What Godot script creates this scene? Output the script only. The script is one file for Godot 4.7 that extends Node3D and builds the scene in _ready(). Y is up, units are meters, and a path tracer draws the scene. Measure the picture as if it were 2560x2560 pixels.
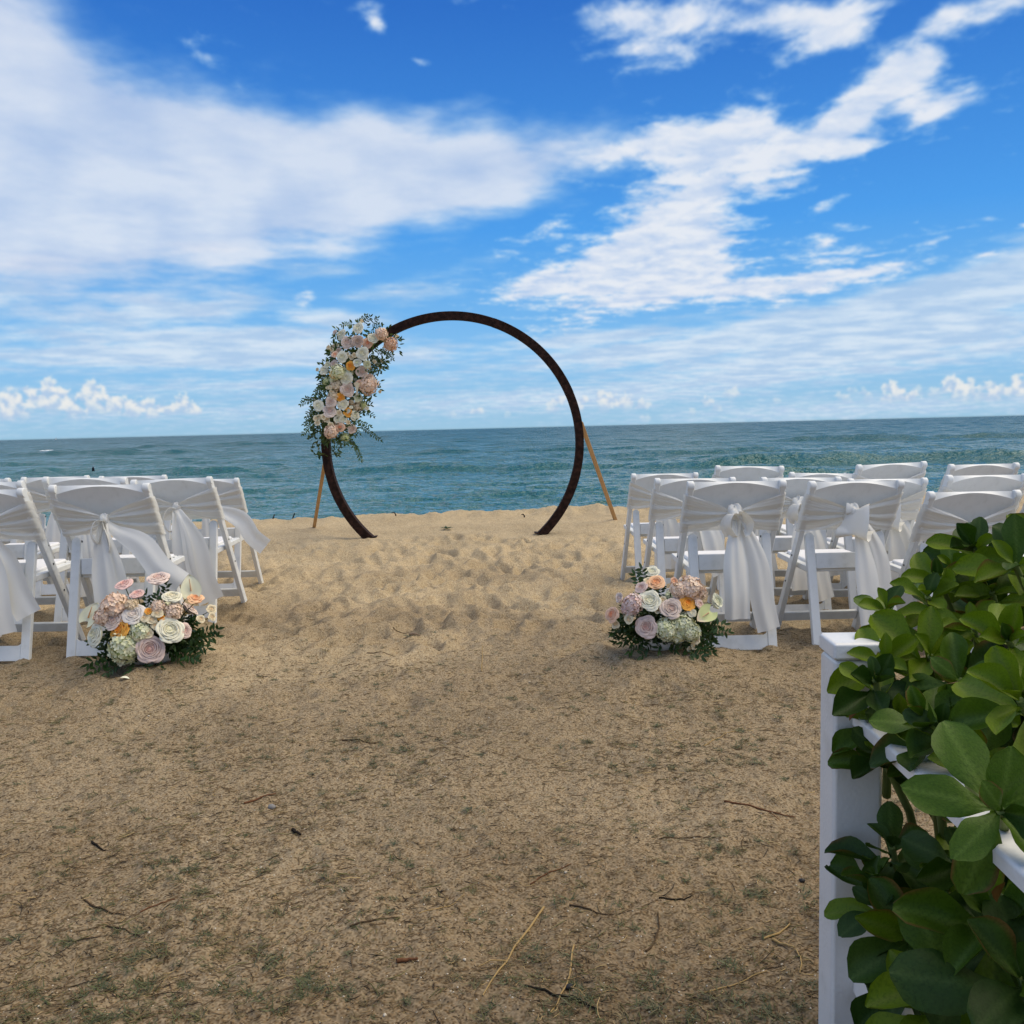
extends Node3D
# Beach ceremony: two blocks of white folding chairs, a round arch with flowers, sand, sea and sky.

class MB:
	# a triangle mesh under construction
	var v := PackedVector3Array()
	var n := PackedVector3Array()
	var c := PackedColorArray()
	var i := PackedInt32Array()

	func tri(a: Vector3, b: Vector3, d: Vector3, col: Color, want := Vector3.ZERO) -> void:
		var m := (d - a).cross(b - a)
		if want != Vector3.ZERO and m.dot(want) < 0.0:
			var t := b
			b = d
			d = t
			m = -m
		m = m.normalized()
		var k := v.size()
		v.append(a); v.append(b); v.append(d)
		for q in 3:
			n.append(m)
			c.append(col)
		i.append(k); i.append(k + 1); i.append(k + 2)

	func quad(a: Vector3, b: Vector3, d: Vector3, e: Vector3, col: Color, want := Vector3.ZERO) -> void:
		tri(a, b, d, col, want)
		tri(a, d, e, col, want)

	# nu columns by nv rows of points, row after row; smooth normals; flip turns the sheet over
	func grid(p: PackedVector3Array, nu: int, nv: int, cols: PackedColorArray, wrap := false, flip := false) -> void:
		var k := v.size()
		var m := PackedVector3Array()
		m.resize(p.size())
		var last := nu if wrap else nu - 1
		for y in nv - 1:
			for x in last:
				var x2 := (x + 1) % nu
				var a := y * nu + x
				var b := y * nu + x2
				var d := (y + 1) * nu + x2
				var e := (y + 1) * nu + x
				if flip:
					var t := b
					b = e
					e = t
				var f := (p[d] - p[a]).cross(p[b] - p[a])
				var g := (p[e] - p[a]).cross(p[d] - p[a])
				m[a] += f + g; m[b] += f; m[d] += f + g; m[e] += g
				i.append(k + a); i.append(k + b); i.append(k + d)
				i.append(k + a); i.append(k + d); i.append(k + e)
		v.append_array(p)
		c.append_array(cols)
		for q in m:
			n.append(q.normalized() if q.length_squared() > 1e-20 else Vector3.UP)

	func sheet(p: PackedVector3Array, nu: int, nv: int, col: Color, wrap := false, flip := false) -> void:
		var cols := PackedColorArray()
		cols.resize(p.size())
		cols.fill(col)
		grid(p, nu, nv, cols, wrap, flip)

	# a box with bevelled edges whose normals round them
	func cbox(size: Vector3, bevel: float, t: Transform3D, col: Color) -> void:
		var h := size * 0.5
		var k := v.size()
		var at := {}
		for ax in 3:
			for sg in [-1.0, 1.0]:
				for su in [-1.0, 1.0]:
					for sv in [-1.0, 1.0]:
						var s := Vector3.ZERO
						s[ax] = sg
						s[(ax + 1) % 3] = su
						s[(ax + 2) % 3] = sv
						var p := Vector3(s.x * h.x, s.y * h.y, s.z * h.z)
						p[(ax + 1) % 3] -= su * bevel
						p[(ax + 2) % 3] -= sv * bevel
						var nn := Vector3.ZERO
						nn[ax] = sg
						at[[ax, int(s.x), int(s.y), int(s.z)]] = v.size()
						v.append(t * p)
						n.append((t.basis * nn).normalized())
						c.append(col)
		var o := t.origin
		for ax in 3:
			for sg in [-1, 1]:
				var q := []
				for w in [[-1, -1], [1, -1], [1, 1], [-1, 1]]:
					var s := [0, 0, 0]
					s[ax] = sg
					s[(ax + 1) % 3] = w[0]
					s[(ax + 2) % 3] = w[1]
					q.append(at[[ax, s[0], s[1], s[2]]])
				_face(q, o)
		for ax in 3:
			var a1 := (ax + 1) % 3
			var a2 := (ax + 2) % 3
			for s1 in [-1, 1]:
				for s2 in [-1, 1]:
					var q := []
					for w in [[a1, -1], [a1, 1], [a2, 1], [a2, -1]]:
						var s := [0, 0, 0]
						s[a1] = s1
						s[a2] = s2
						s[ax] = w[1]
						q.append(at[[w[0], s[0], s[1], s[2]]])
					_face(q, o)
		for sx in [-1, 1]:
			for sy in [-1, 1]:
				for sz in [-1, 1]:
					_face([at[[0, sx, sy, sz]], at[[1, sx, sy, sz]], at[[2, sx, sy, sz]]], o)

	func _face(q: Array, o: Vector3) -> void:
		var a: Vector3 = v[q[0]]
		var m := (v[q[2]] - a).cross(v[q[1]] - a)
		var mid := (a + v[q[1]] + v[q[2]]) / 3.0 - o
		if m.dot(mid) < 0.0:
			q = q.duplicate()
			q.reverse()
		for x in range(1, q.size() - 1):
			i.append(q[0]); i.append(q[x]); i.append(q[x + 1])

	# a plate: outline in x and y, from z = -th/2 to th/2, with a bevel
	func plate(o: PackedVector2Array, th: float, bevel: float, t: Transform3D, col: Color) -> void:
		var num := o.size()
		var mid := Vector2.ZERO
		for p in o:
			mid += p
		mid /= num
		var inn := PackedVector2Array()
		for x in num:
			var e1 := (o[x] - o[(x + num - 1) % num]).normalized()
			var e2 := (o[(x + 1) % num] - o[x]).normalized()
			var nn := Vector2(e1.y + e2.y, -e1.x - e2.x).normalized()
			if nn.dot(o[x] - mid) > 0.0:
				nn = -nn
			inn.append(o[x] + nn * bevel)
		var z := th * 0.5
		for x in num:
			var y := (x + 1) % num
			var out3 := t.basis * Vector3(o[x].x + o[y].x - 2 * mid.x, o[x].y + o[y].y - 2 * mid.y, 0)
			quad(t * Vector3(o[x].x, o[x].y, z - bevel), t * Vector3(o[y].x, o[y].y, z - bevel), t * Vector3(o[y].x, o[y].y, bevel - z), t * Vector3(o[x].x, o[x].y, bevel - z), col, out3)
			for s in [1.0, -1.0]:
				quad(t * Vector3(o[x].x, o[x].y, s * (z - bevel)), t * Vector3(o[y].x, o[y].y, s * (z - bevel)), t * Vector3(inn[y].x, inn[y].y, s * z), t * Vector3(inn[x].x, inn[x].y, s * z), col, out3.normalized() + t.basis * Vector3(0, 0, s))
		var f := Geometry2D.triangulate_polygon(inn)
		for s in [1.0, -1.0]:
			for x in range(0, f.size(), 3):
				tri(t * Vector3(inn[f[x]].x, inn[f[x]].y, s * z), t * Vector3(inn[f[x + 1]].x, inn[f[x + 1]].y, s * z), t * Vector3(inn[f[x + 2]].x, inn[f[x + 2]].y, s * z), col, t.basis * Vector3(0, 0, s))

	func tube(path: PackedVector3Array, radii: PackedFloat32Array, sides: int, col: Color, caps := true) -> void:
		var up := Vector3.UP
		var num := path.size()
		var p := PackedVector3Array()
		var side := Vector3.ZERO
		for x in num:
			var d := (path[mini(x + 1, num - 1)] - path[maxi(x - 1, 0)]).normalized()
			if x == 0:
				side = d.cross(up if absf(d.y) < 0.9 else Vector3.RIGHT).normalized()
			else:
				side = (side - d * side.dot(d)).normalized()
			var b := d.cross(side)
			for q in sides:
				var a := TAU * q / sides
				p.append(path[x] + (side * cos(a) + b * sin(a)) * radii[x])
		sheet(p, sides, num, col, true, true)
		if caps:
			for e in [0, num - 1]:
				var out3 := path[0] - path[1] if e == 0 else path[num - 1] - path[num - 2]
				for q in sides:
					tri(path[e], p[e * sides + q], p[e * sides + (q + 1) % sides], col, out3)

	func add(o: MB, t: Transform3D, tint := Color.WHITE) -> void:
		var k := v.size()
		for x in o.v.size():
			v.append(t * o.v[x])
			n.append((t.basis * o.n[x]).normalized())
			c.append(o.c[x] * tint)
		for x in o.i:
			i.append(k + x)

	func mesh() -> ArrayMesh:
		var a := []
		a.resize(Mesh.ARRAY_MAX)
		a[Mesh.ARRAY_VERTEX] = v
		a[Mesh.ARRAY_NORMAL] = n
		a[Mesh.ARRAY_COLOR] = c
		a[Mesh.ARRAY_INDEX] = i
		var m := ArrayMesh.new()
		m.add_surface_from_arrays(Mesh.PRIMITIVE_TRIANGLES, a)
		return m


var M := {}
var used := {}
var rng := RandomNumberGenerator.new()

const CHAIRS := [
	["P", 2, 0, 1.08, -4.635, -0.045, 3, -0.6, 0],
	["P", 2, 1, 1.69, -4.725, -0.065, 5, -0.8, 1],
	["P", 2, 2, 2.27, -4.715, -0.13, 6, -0.8, 2],
	["P", 2, 3, 2.745, -4.635, -0.065, 9, -1, 2],
	["P", 1, 0, 1.07, -5.615, -0.085, 4, -0.8, 3],
	["P", 1, 1, 1.69, -5.605, -0.095, 5, -1.2, 0],
	["P", 1, 2, 2.21, -5.605, -0.115, 5, -1, 1],
	["P", 1, 3, 2.62, -5.265, -0.085, 7, -0.8, 2],
	["P", 0, 0, 1.09, -6.775, -0.115, 4, -0.5, 2],
	["P", 0, 1, 1.62, -6.545, -0.065, 5, -2, 0],
	["P", 0, 2, 2.1, -6.445, -0.12, 5, -2.4, 2],
	["P", 0, 3, 2.52, -6.235, -0.055, 7, 1.2, 2],
	["P", 0, 4, 3.02, -6.065, -0.065, 8, -0.4, 2],
	["A", 2, 0, -1.99, -4.595, 0.015, -1, -0.2, 4],
	["A", 2, 1, -2.565, -4.575, 0.005, -3, 0.3, 5],
	["A", 1, 0, -1.98, -5.575, -0.01, -3, 1.2, 6],
	["A", 1, 1, -2.47, -5.435, 0.015, -2, -1.6, 2],
	["A", 1, 2, -2.99, -5.365, 0.005, -3, 0.5, 2],
	["A", 0, 0, -2.2, -6.765, -0.075, -2, 0.2, 7],
	["A", 0, 1, -2.68, -6.665, -0.035, -3, 0, 2],
	["A", 0, 2, -3.2, -6.615, -0.025, -3, 0.4, 2],
	["A", 0, 3, -3.7, -6.515, -0.025, -4, 0.2, 2],
]
const CLOUDS := [
	[0, -28.697, 18.816, 8.341, 5.813, -28.6, 1.2],
	[0, -28.659, 14.268, 13.143, 6.572, -6.6, 1.3],
	[0, -21.634, 15.314, 10.869, 5.055, -16.6, 1.25],
	[0, -15.295, 15.075, 10.616, 4.17, -6.6, 1.2],
	[0, -8.736, 15.39, 9.605, 3.286, -2.6, 1.1],
	[0, -2.442, 15.077, 8.341, 2.78, 7.4, 1],
	[0, 1.747, 15.876, 6.066, 2.528, 15.4, 0.8],
	[0, -28.535, 10.675, 10.616, 2.78, 5.4, 0.75],
	[0, -18.149, 12.133, 10.869, 1.769, 3.4, 0.6],
	[0, -5.742, 18.121, 5.055, 0.91, 10.4, 0.5],
	[1, 7.407, 22.941, 2.68, 1.507, -8.6, 1],
	[1, 11.767, 22.846, 5.695, 1.256, 1.4, 1.05],
	[1, 16.288, 22.102, 4.355, 1.172, -4.6, 0.9],
	[1, 19.913, 21.115, 3.35, 1.172, 11.4, 0.95],
	[1, 9.584, 21.219, 3.35, 1.005, -10.6, 0.85],
	[1, 20.607, 22.008, 3.35, 1.005, 1.4, 0.7],
	[1, 24.972, 20.8, 2.177, 0.837, 19.4, 0.9],
	[1, 27.91, 20.965, 3.35, 0.754, 7.4, 0.9],
	[1, 6.184, 15.895, 3.182, 0.754, 11.4, 1],
	[1, 9.536, 16.416, 3.852, 1.34, 11.4, 1.15],
	[1, 13.735, 16.372, 4.02, 1.675, 6.4, 1.2],
	[1, 17.201, 15.481, 4.02, 1.34, 9.4, 1.1],
	[1, 19.973, 15.042, 2.177, 0.67, 5.4, 0.9],
	[1, 20.381, 17.03, 3.182, 1.34, 39.4, 1.15],
	[1, 22.736, 18.283, 3.35, 1.256, 31.4, 1.25],
	[1, 24.217, 18.695, 2.01, 0.837, 16.4, 1],
	[1, 23.98, 16.933, 3.35, 0.837, -4.6, 0.95],
	[1, 24.53, 16.199, 2.512, 0.754, 9.4, 0.95],
	[1, 10.939, 14.883, 4.02, 1.005, 23.4, 0.9],
	[1, 14.802, 14.436, 3.852, 1.005, 5.4, 0.85],
	[1, 16.013, 13.468, 2.512, 0.586, 3.4, 0.8],
	[1, 11.711, 12.928, 2.847, 1.507, 46.4, 1.15],
	[1, 9.489, 11.419, 4.355, 2.512, 26.4, 1.35],
	[1, 11.383, 10.552, 3.35, 2.177, 11.4, 1.2],
	[1, 6.9, 9.707, 5.695, 2.01, 15.4, 1.3],
	[1, 10.898, 8.74, 5.025, 1.34, 3.4, 1.15],
	[1, 2.478, 8.774, 4.355, 1.172, 5.4, 1],
	[1, 8.167, 7.621, 4.355, 0.837, 5.4, 0.95],
	[1, 14.803, 7.903, 5.025, 0.837, 3.4, 1.05],
	[1, 18.575, 7.96, 4.355, 0.754, 8.4, 1],
	[1, 21.897, 8.445, 4.02, 0.586, 9.4, 0.95],
	[1, 20.026, 9.481, 3.35, 0.837, 7.4, 0.6],
	[1, 18.56, 10.191, 2.345, 0.754, 15.4, 0.7],
	[1, 19.13, 12.318, 1.675, 0.368, 19.4, 0.75],
	[1, 26.881, 10.615, 1.172, 0.234, 1.4, 0.7],
	[1, 24.913, 9.816, 1.34, 0.301, 15.4, 0.6],
	[1, 27.31, 8.726, 2.68, 0.234, 15.4, 0.6],
	[1, 28.935, 9.988, 0.67, 0.201, 1.4, 0.7],
	[1, 2.048, 11.584, 2.345, 0.67, 17.4, 0.8],
	[1, 4.076, 6.501, 3.35, 0.67, 11.4, 0.6],
	[1, 16.886, 19.909, 1.172, 0.502, 11.4, 0.45],
	[1, 16.302, 17.641, 2.01, 0.335, 15.4, 0.35],
	[1, -7.351, 23.04, 1.172, 0.536, -33.6, 0.85],
	[1, -4.894, 21.154, 0.67, 0.335, -23.6, 0.7],
	[1, -17.142, 20.636, 2.177, 0.754, -26.6, 0.36],
	[1, -15.024, 21.569, 1.34, 0.368, -10.6, 0.34],
	[1, -12.338, 8.074, 1.005, 0.754, 61.4, 0.75],
	[2, 27.605, 7.084, 7.035, 1.591, 14.4, 1.15],
	[2, 22.912, 6.161, 8.04, 1.34, 10.4, 1.1],
	[2, 17.094, 5.618, 7.035, 1.005, 6.4, 1.05],
	[2, 23.631, 4.631, 8.71, 1.005, 6.4, 0.95],
	[2, 10.069, 4.525, 11.725, 0.837, 4.4, 0.9],
	[2, 18.603, 3.687, 11.725, 0.67, 3.4, 0.85],
	[2, 28.954, 4.001, 3.685, 0.335, 5.4, 0.8],
	[2, 26.371, 3.364, 5.025, 0.234, 3.4, 0.6],
	[2, 5.205, 5.34, 7.035, 0.603, 3.4, 0.75],
	[2, 16.344, 2.691, 15.075, 0.67, 2.4, 0.6],
	[2, 5.148, 1.76, 15.075, 1.005, 1.4, 0.55],
	[2, 20.837, 0.659, 15.075, 0.837, 1.4, 0.55],
	[2, -27.099, 9.33, 4.355, 0.67, -1.6, 0.8],
	[2, -28.221, 7.878, 3.015, 1.005, 1.4, 0.6],
	[2, -20.091, 7.279, 7.035, 1.005, 3.4, 0.7],
	[2, -16.324, 5.493, 8.71, 1.005, -0.6, 0.95],
	[2, -21.389, 4.701, 10.385, 0.837, 1.4, 0.85],
	[2, -24.933, 5.99, 7.035, 0.837, 1.4, 0.5],
	[2, -10.81, 6.908, 3.35, 0.603, -4.6, 0.9],
	[2, -6.726, 8.622, 5.025, 0.67, 15.4, 0.35],
	[2, -4.779, 8.448, 2.68, 0.502, 7.4, 0.45],
	[2, -11.48, 9.699, 8.375, 0.67, 9.4, 0.22],
	[2, -17.844, 10.833, 2.847, 0.268, -1.6, 0.6],
	[2, -11.705, 4.537, 11.725, 0.67, 1.4, 0.8],
	[2, -14.913, 2.977, 15.075, 0.67, 1.4, 0.5],
	[2, -10.235, 1.457, 15.075, 1.005, 1.4, 0.4],
	[2, -22.438, 1.359, 11.725, 0.837, 1.4, 0.3],
]
const PUFFS := [
	[-28.56, 2.31, 0.502, 1],
	[-28.927, 2.059, 0.586, 1],
	[-28.219, 2.126, 0.419, 1],
	[-27.819, 2.814, 0.184, 1],
	[-27.643, 2.523, 0.335, 1],
	[-27.431, 2.267, 0.335, 1],
	[-26.662, 2.996, 0.435, 1],
	[-26.822, 2.556, 0.502, 1],
	[-26.358, 2.554, 0.502, 1],
	[-26.029, 2.478, 0.419, 1],
	[-27.184, 2.045, 0.67, 1],
	[-26.533, 1.892, 0.753, 1],
	[-25.726, 1.958, 0.586, 1],
	[-24.52, 2.768, 0.586, 1],
	[-24.821, 2.322, 0.586, 1],
	[-24.066, 2.316, 0.502, 1],
	[-24.373, 1.793, 0.753, 1],
	[-23.589, 2.161, 0.377, 1],
	[-23.109, 2.004, 0.419, 1],
	[-23.411, 1.629, 0.586, 1],
	[-22.549, 1.922, 0.46, 1],
	[-21.989, 1.762, 0.46, 1],
	[-21.482, 1.87, 0.419, 1],
	[-20.988, 1.671, 0.377, 1],
	[-20.561, 1.51, 0.419, 1],
	[-19.655, 2.001, 0.486, 1],
	[-19.968, 1.656, 0.502, 1],
	[-19.305, 1.646, 0.502, 1],
	[-18.947, 1.406, 0.377, 1],
	[-28.386, 1.547, 0.837, 1],
	[-28.907, 1.409, 0.586, 1],
	[-25.484, 1.508, 0.67, 1],
	[-22.434, 1.463, 0.586, 1],
	[-21.368, 1.33, 0.502, 1],
	[22.697, 1.803, 0.475, 1],
	[22.991, 1.596, 0.389, 1],
	[22.486, 1.144, 0.389, 0.9],
	[23.141, 1.238, 0.518, 1],
	[23.72, 1.179, 0.432, 1],
	[25.759, 1.91, 0.475, 1],
	[26.11, 1.666, 0.518, 1],
	[25.556, 1.574, 0.389, 0.9],
	[26.793, 1.866, 0.302, 0.8],
	[26.731, 1.527, 0.432, 0.8],
	[26.188, 1.205, 0.604, 0.9],
	[27.215, 1.167, 0.604, 0.8],
	[27.813, 1.596, 0.432, 0.9],
	[28.286, 1.351, 0.518, 0.9],
	[27.89, 1.141, 0.518, 0.9],
	[29.067, 1.84, 0.432, 1],
	[29.399, 1.603, 0.518, 1],
	[28.948, 1.325, 0.518, 1],
	[29.605, 1.15, 0.691, 0.9],
	[20.55, 1.687, 0.302, 0.55],
	[21.225, 1.544, 0.276, 0.6],
	[19.95, 1.309, 0.345, 0.6],
	[20.329, 1.177, 0.345, 0.5],
	[21.452, 1.218, 0.345, 0.5],
	[16.309, 1.226, 0.242, 0.45],
	[24.999, 1.326, 0.432, 0.6],
	[24.145, 1.513, 0.345, 0.5],
	[3.243, 1.646, 0.402, 0.9],
	[2.818, 1.162, 0.502, 0.7],
	[4.566, 1.578, 0.335, 0.95],
	[4.31, 1.124, 0.435, 0.8],
	[5.724, 1.745, 0.469, 0.95],
	[6.461, 1.478, 0.569, 0.9],
	[7.279, 1.292, 0.636, 0.9],
	[8.258, 1.184, 0.502, 0.8],
	[5.963, 1.163, 0.569, 0.7],
	[12.286, 1.232, 0.435, 0.8],
	[13.71, 1.671, 0.502, 0.7],
	[12.761, 0.895, 0.402, 0.6],
	[8.412, 0.36, 0.335, 0.4],
	[11.326, 0.611, 0.335, 0.5],
	[-2.005, 1.059, 0.293, 0.75],
	[-2.23, 1.009, 0.248, 0.6],
	[-1.672, 0.996, 0.225, 0.55],
	[-3.685, 0.876, 0.293, 0.4],
	[-0.111, 0.792, 0.293, 0.4],
]
const ARCH_FLOWERS := [
	["white", -1.052, 1.102, 0.048],
	["white", -0.875, 1.152, 0.054],
	["white", -0.733, 1.052, 0.045],
	["mauve", -0.987, 1.02, 0.057],
	["dusk", -0.88, 1.026, 0.052],
	["coral", -0.795, 1.011, 0.047],
	["hyd_pink", -0.65, 1.092, 0.057],
	["hyd_peach", -0.572, 0.997, 0.064],
	["white", -0.837, 0.91, 0.056],
	["white", -1.044, 0.882, 0.049],
	["spray", -0.954, 0.878, 0.023],
	["spray", -0.922, 0.896, 0.023],
	["spray", -0.992, 0.904, 0.023],
	["coral", -1.116, 0.907, 0.031],
	["spray", -1.138, 0.994, 0.024],
	["spray", -1.152, 0.956, 0.021],
	["mauve", -1.129, 0.811, 0.04],
	["orange", -0.966, 0.796, 0.04],
	["button", -0.892, 0.82, 0.04],
	["mauve", -0.861, 0.739, 0.05],
	["green", -0.807, 0.808, 0.035],
	["white", -1.234, 0.757, 0.043],
	["bud", -1.193, 0.807, 0.031],
	["orange", -1.133, 0.715, 0.036],
	["white", -1.01, 0.677, 0.054],
	["hyd_pink", -0.819, 0.612, 0.094],
	["coral", -0.898, 0.627, 0.031],
	["calla", -0.923, 0.572, 0.052],
	["mauve", -1.014, 0.566, 0.061],
	["spray", -1.161, 0.546, 0.021],
	["spray", -1.198, 0.587, 0.019],
	["spray", -1.172, 0.587, 0.019],
	["orange", -1.084, 0.495, 0.04],
	["green", -0.927, 0.489, 0.04],
	["mauve", -1.17, 0.446, 0.047],
	["white", -1.063, 0.426, 0.047],
	["white", -1.296, 0.415, 0.049],
	["blush", -1.191, 0.356, 0.056],
	["orange", -1.023, 0.341, 0.042],
	["spray", -1.097, 0.339, 0.026],
	["white", -0.966, 0.31, 0.043],
	["spray", -1.323, 0.287, 0.031],
	["spray", -1.292, 0.303, 0.026],
	["spray", -1.308, 0.247, 0.028],
	["white", -1.121, 0.277, 0.038],
	["white", -1.069, 0.28, 0.035],
	["spray", -1.224, 0.28, 0.03],
	["spray", -1.249, 0.302, 0.026],
	["coral", -1.101, 0.202, 0.042],
	["mauve", -0.999, 0.184, 0.042],
	["hyd_pink", -1.182, 0.158, 0.062],
	["hyd_green", -1.068, 0.1, 0.04],
	["hyd_green", -0.882, 0.413, 0.038],
	["spray", -1.183, 0.227, 0.026],
	["hyd_white", -1.093, 0.738, 0.069],
	["hyd_white", -0.998, 0.744, 0.052],
	["hyd_dusk", -1.124, 0.603, 0.057],
	["hyd_dusk", -1.146, 0.509, 0.052],
	["hyd_green", -1.217, 0.648, 0.035],
	["hyd_dusk", -0.943, 0.402, 0.052],
	["spray", -1.027, 0.245, 0.023],
	["hyd_white", -1.156, 0.663, 0.043],
	["dusk", -1.084, 0.942, 0.03],
	["spray", -0.737, 0.832, 0.019],
	["spray", -0.688, 0.78, 0.017],
	["spray", -0.672, 0.843, 0.017],
]
const ARCH_SPRAYS := [
	[-0.908, 1.203, -0.819, 1.295],
	[-0.933, 1.203, -1.033, 1.195],
	[-0.83, 1.201, -0.756, 1.264],
	[-0.763, 1.174, -0.665, 1.195],
	[-0.74, 1.199, -0.693, 1.254],
	[-0.782, 1.124, -0.676, 1.136],
	[-1.056, 1.13, -1.12, 1.163],
	[-1.075, 1.097, -1.123, 1.079],
	[-0.647, 1.053, -0.465, 1.046],
	[-0.685, 0.969, -0.557, 0.854],
	[-0.738, 0.936, -0.581, 0.914],
	[-0.757, 0.868, -0.636, 0.821],
	[-0.796, 0.75, -0.743, 0.713],
	[-0.777, 0.801, -0.672, 0.763],
	[-0.804, 0.776, -0.706, 0.798],
	[-1.236, 0.744, -1.29, 0.701],
	[-1.239, 0.684, -1.324, 0.608],
	[-1.251, 0.607, -1.362, 0.541],
	[-1.27, 0.556, -1.356, 0.48],
	[-1.291, 0.488, -1.495, 0.441],
	[-1.257, 0.47, -1.441, 0.491],
	[-1.329, 0.395, -1.449, 0.32],
	[-1.339, 0.36, -1.44, 0.242],
	[-1.325, 0.283, -1.461, 0.148],
	[-1.31, 0.23, -1.379, 0.146],
	[-1.342, 0.3, -1.461, 0.243],
	[-1.27, 0.16, -1.288, 0.057],
	[-1.22, 0.125, -1.254, 0.039],
	[-1.151, 0.106, -1.116, 0.027],
	[-1.099, 0.104, -1.029, 0.034],
	[-1.038, 0.103, -0.914, -0.133],
	[-1.03, 0.085, -0.978, -0.002],
	[-0.971, 0.274, -0.815, 0.201],
	[-0.938, 0.23, -0.725, 0.061],
	[-0.973, 0.205, -0.921, 0.135],
	[-0.88, 0.375, -0.793, 0.3],
	[-0.885, 0.478, -0.789, 0.415],
	[-0.857, 0.529, -0.777, 0.509],
	[-0.784, 0.63, -0.713, 0.602],
	[-1.08, 0.978, -1.092, 1.019],
	[-1.167, 0.946, -1.183, 0.877],
	[-1.113, 1.013, -1.173, 0.928],
	[-1.053, 0.807, -1.085, 0.756],
	[-1.241, 0.641, -1.276, 0.726],
	[-1.051, 0.431, -0.997, 0.386],
	[-0.961, 0.941, -0.939, 0.973],
	[-0.832, 0.717, -0.762, 0.663],
]
const BOWL_ONE := [
	["pink", -0.135, 0.41, 0.043],
	["pink", -0.032, 0.373, 0.034],
	["blush_pink", 0.058, 0.439, 0.051],
	["peach", 0.256, 0.329, 0.039],
	["hyd_pink", -0.141, 0.326, 0.067],
	["hyd_pink", -0.196, 0.272, 0.046],
	["hyd_dusk", -0.042, 0.332, 0.031],
	["mauve", -0.128, 0.247, 0.047],
	["lilac_white", -0.022, 0.279, 0.051],
	["orange", -0.081, 0.206, 0.054],
	["white", -0.226, 0.178, 0.053],
	["hyd_white", 0.017, 0.198, 0.056],
	["hyd_white", -0.065, 0.121, 0.077],
	["hyd_blush", 0.097, 0.318, 0.036],
	["hyd_blush", 0.173, 0.289, 0.041],
	["spray", 0.103, 0.286, 0.027],
	["spray", 0.037, 0.267, 0.024],
	["spray", 0.075, 0.255, 0.025],
	["spray", 0.094, 0.226, 0.02],
	["orange", 0.054, 0.298, 0.018],
	["orange", 0.122, 0.26, 0.017],
	["spray", 0.006, 0.18, 0.024],
	["spray", 0.061, 0.187, 0.025],
	["white", 0.163, 0.195, 0.062],
	["pinkmauve", 0.225, 0.188, 0.036],
	["pinkmauve", 0.069, 0.107, 0.065],
	["spray", -0.107, 0.077, 0.026],
	["spray", -0.08, 0.063, 0.023],
	["spray", -0.102, 0.042, 0.025],
	["spray", 0.322, 0.265, 0.025],
	["spray", 0.295, 0.234, 0.021],
	["spray", 0.334, 0.233, 0.021],
	["anth", -0.295, 0.269, 0.06],
	["anth", 0.226, 0.393, 0.061],
	["cream", 0.156, 0.353, 0.044],
]
const BOWL_TWO := [
	["white", -0.054, 0.408, 0.034],
	["peach", -0.047, 0.361, 0.042],
	["spray", -0.085, 0.37, 0.023],
	["peachbud", 0.045, 0.364, 0.027],
	["pinkmauve", -0.124, 0.343, 0.03],
	["hyd_blush", 0.129, 0.337, 0.064],
	["hyd_blush", 0.064, 0.335, 0.042],
	["hyd_blush", 0.183, 0.312, 0.038],
	["bud_pink", -0.24, 0.288, 0.027],
	["hyd_pale", -0.178, 0.271, 0.049],
	["hyd_pale", -0.198, 0.24, 0.038],
	["white", -0.088, 0.278, 0.053],
	["mauve", 0.012, 0.243, 0.049],
	["orange", 0.102, 0.264, 0.04],
	["mauve", 0.052, 0.285, 0.023],
	["pinkmauve", 0.167, 0.258, 0.025],
	["coral", -0.281, 0.207, 0.038],
	["spray", -0.201, 0.189, 0.023],
	["pinkmauve", -0.107, 0.148, 0.053],
	["hyd_white", -0.014, 0.142, 0.053],
	["hyd_white", 0.078, 0.163, 0.057],
	["hyd_white", 0.117, 0.123, 0.049],
	["hyd_white", 0.047, 0.109, 0.045],
	["anth2", 0.217, 0.199, 0.072],
	["whitebud", 0.267, 0.252, 0.042],
	["spray", 0.143, 0.075, 0.02],
	["spray", 0.136, 0.042, 0.021],
	["spray", -0.052, 0.237, 0.019],
	["spray", -0.021, 0.286, 0.018],
	["cream", 0.121, 0.221, 0.023],
	["spray", -0.265, 0.152, 0.021],
	["spray", 0.116, 0.025, 0.015],
]
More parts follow.
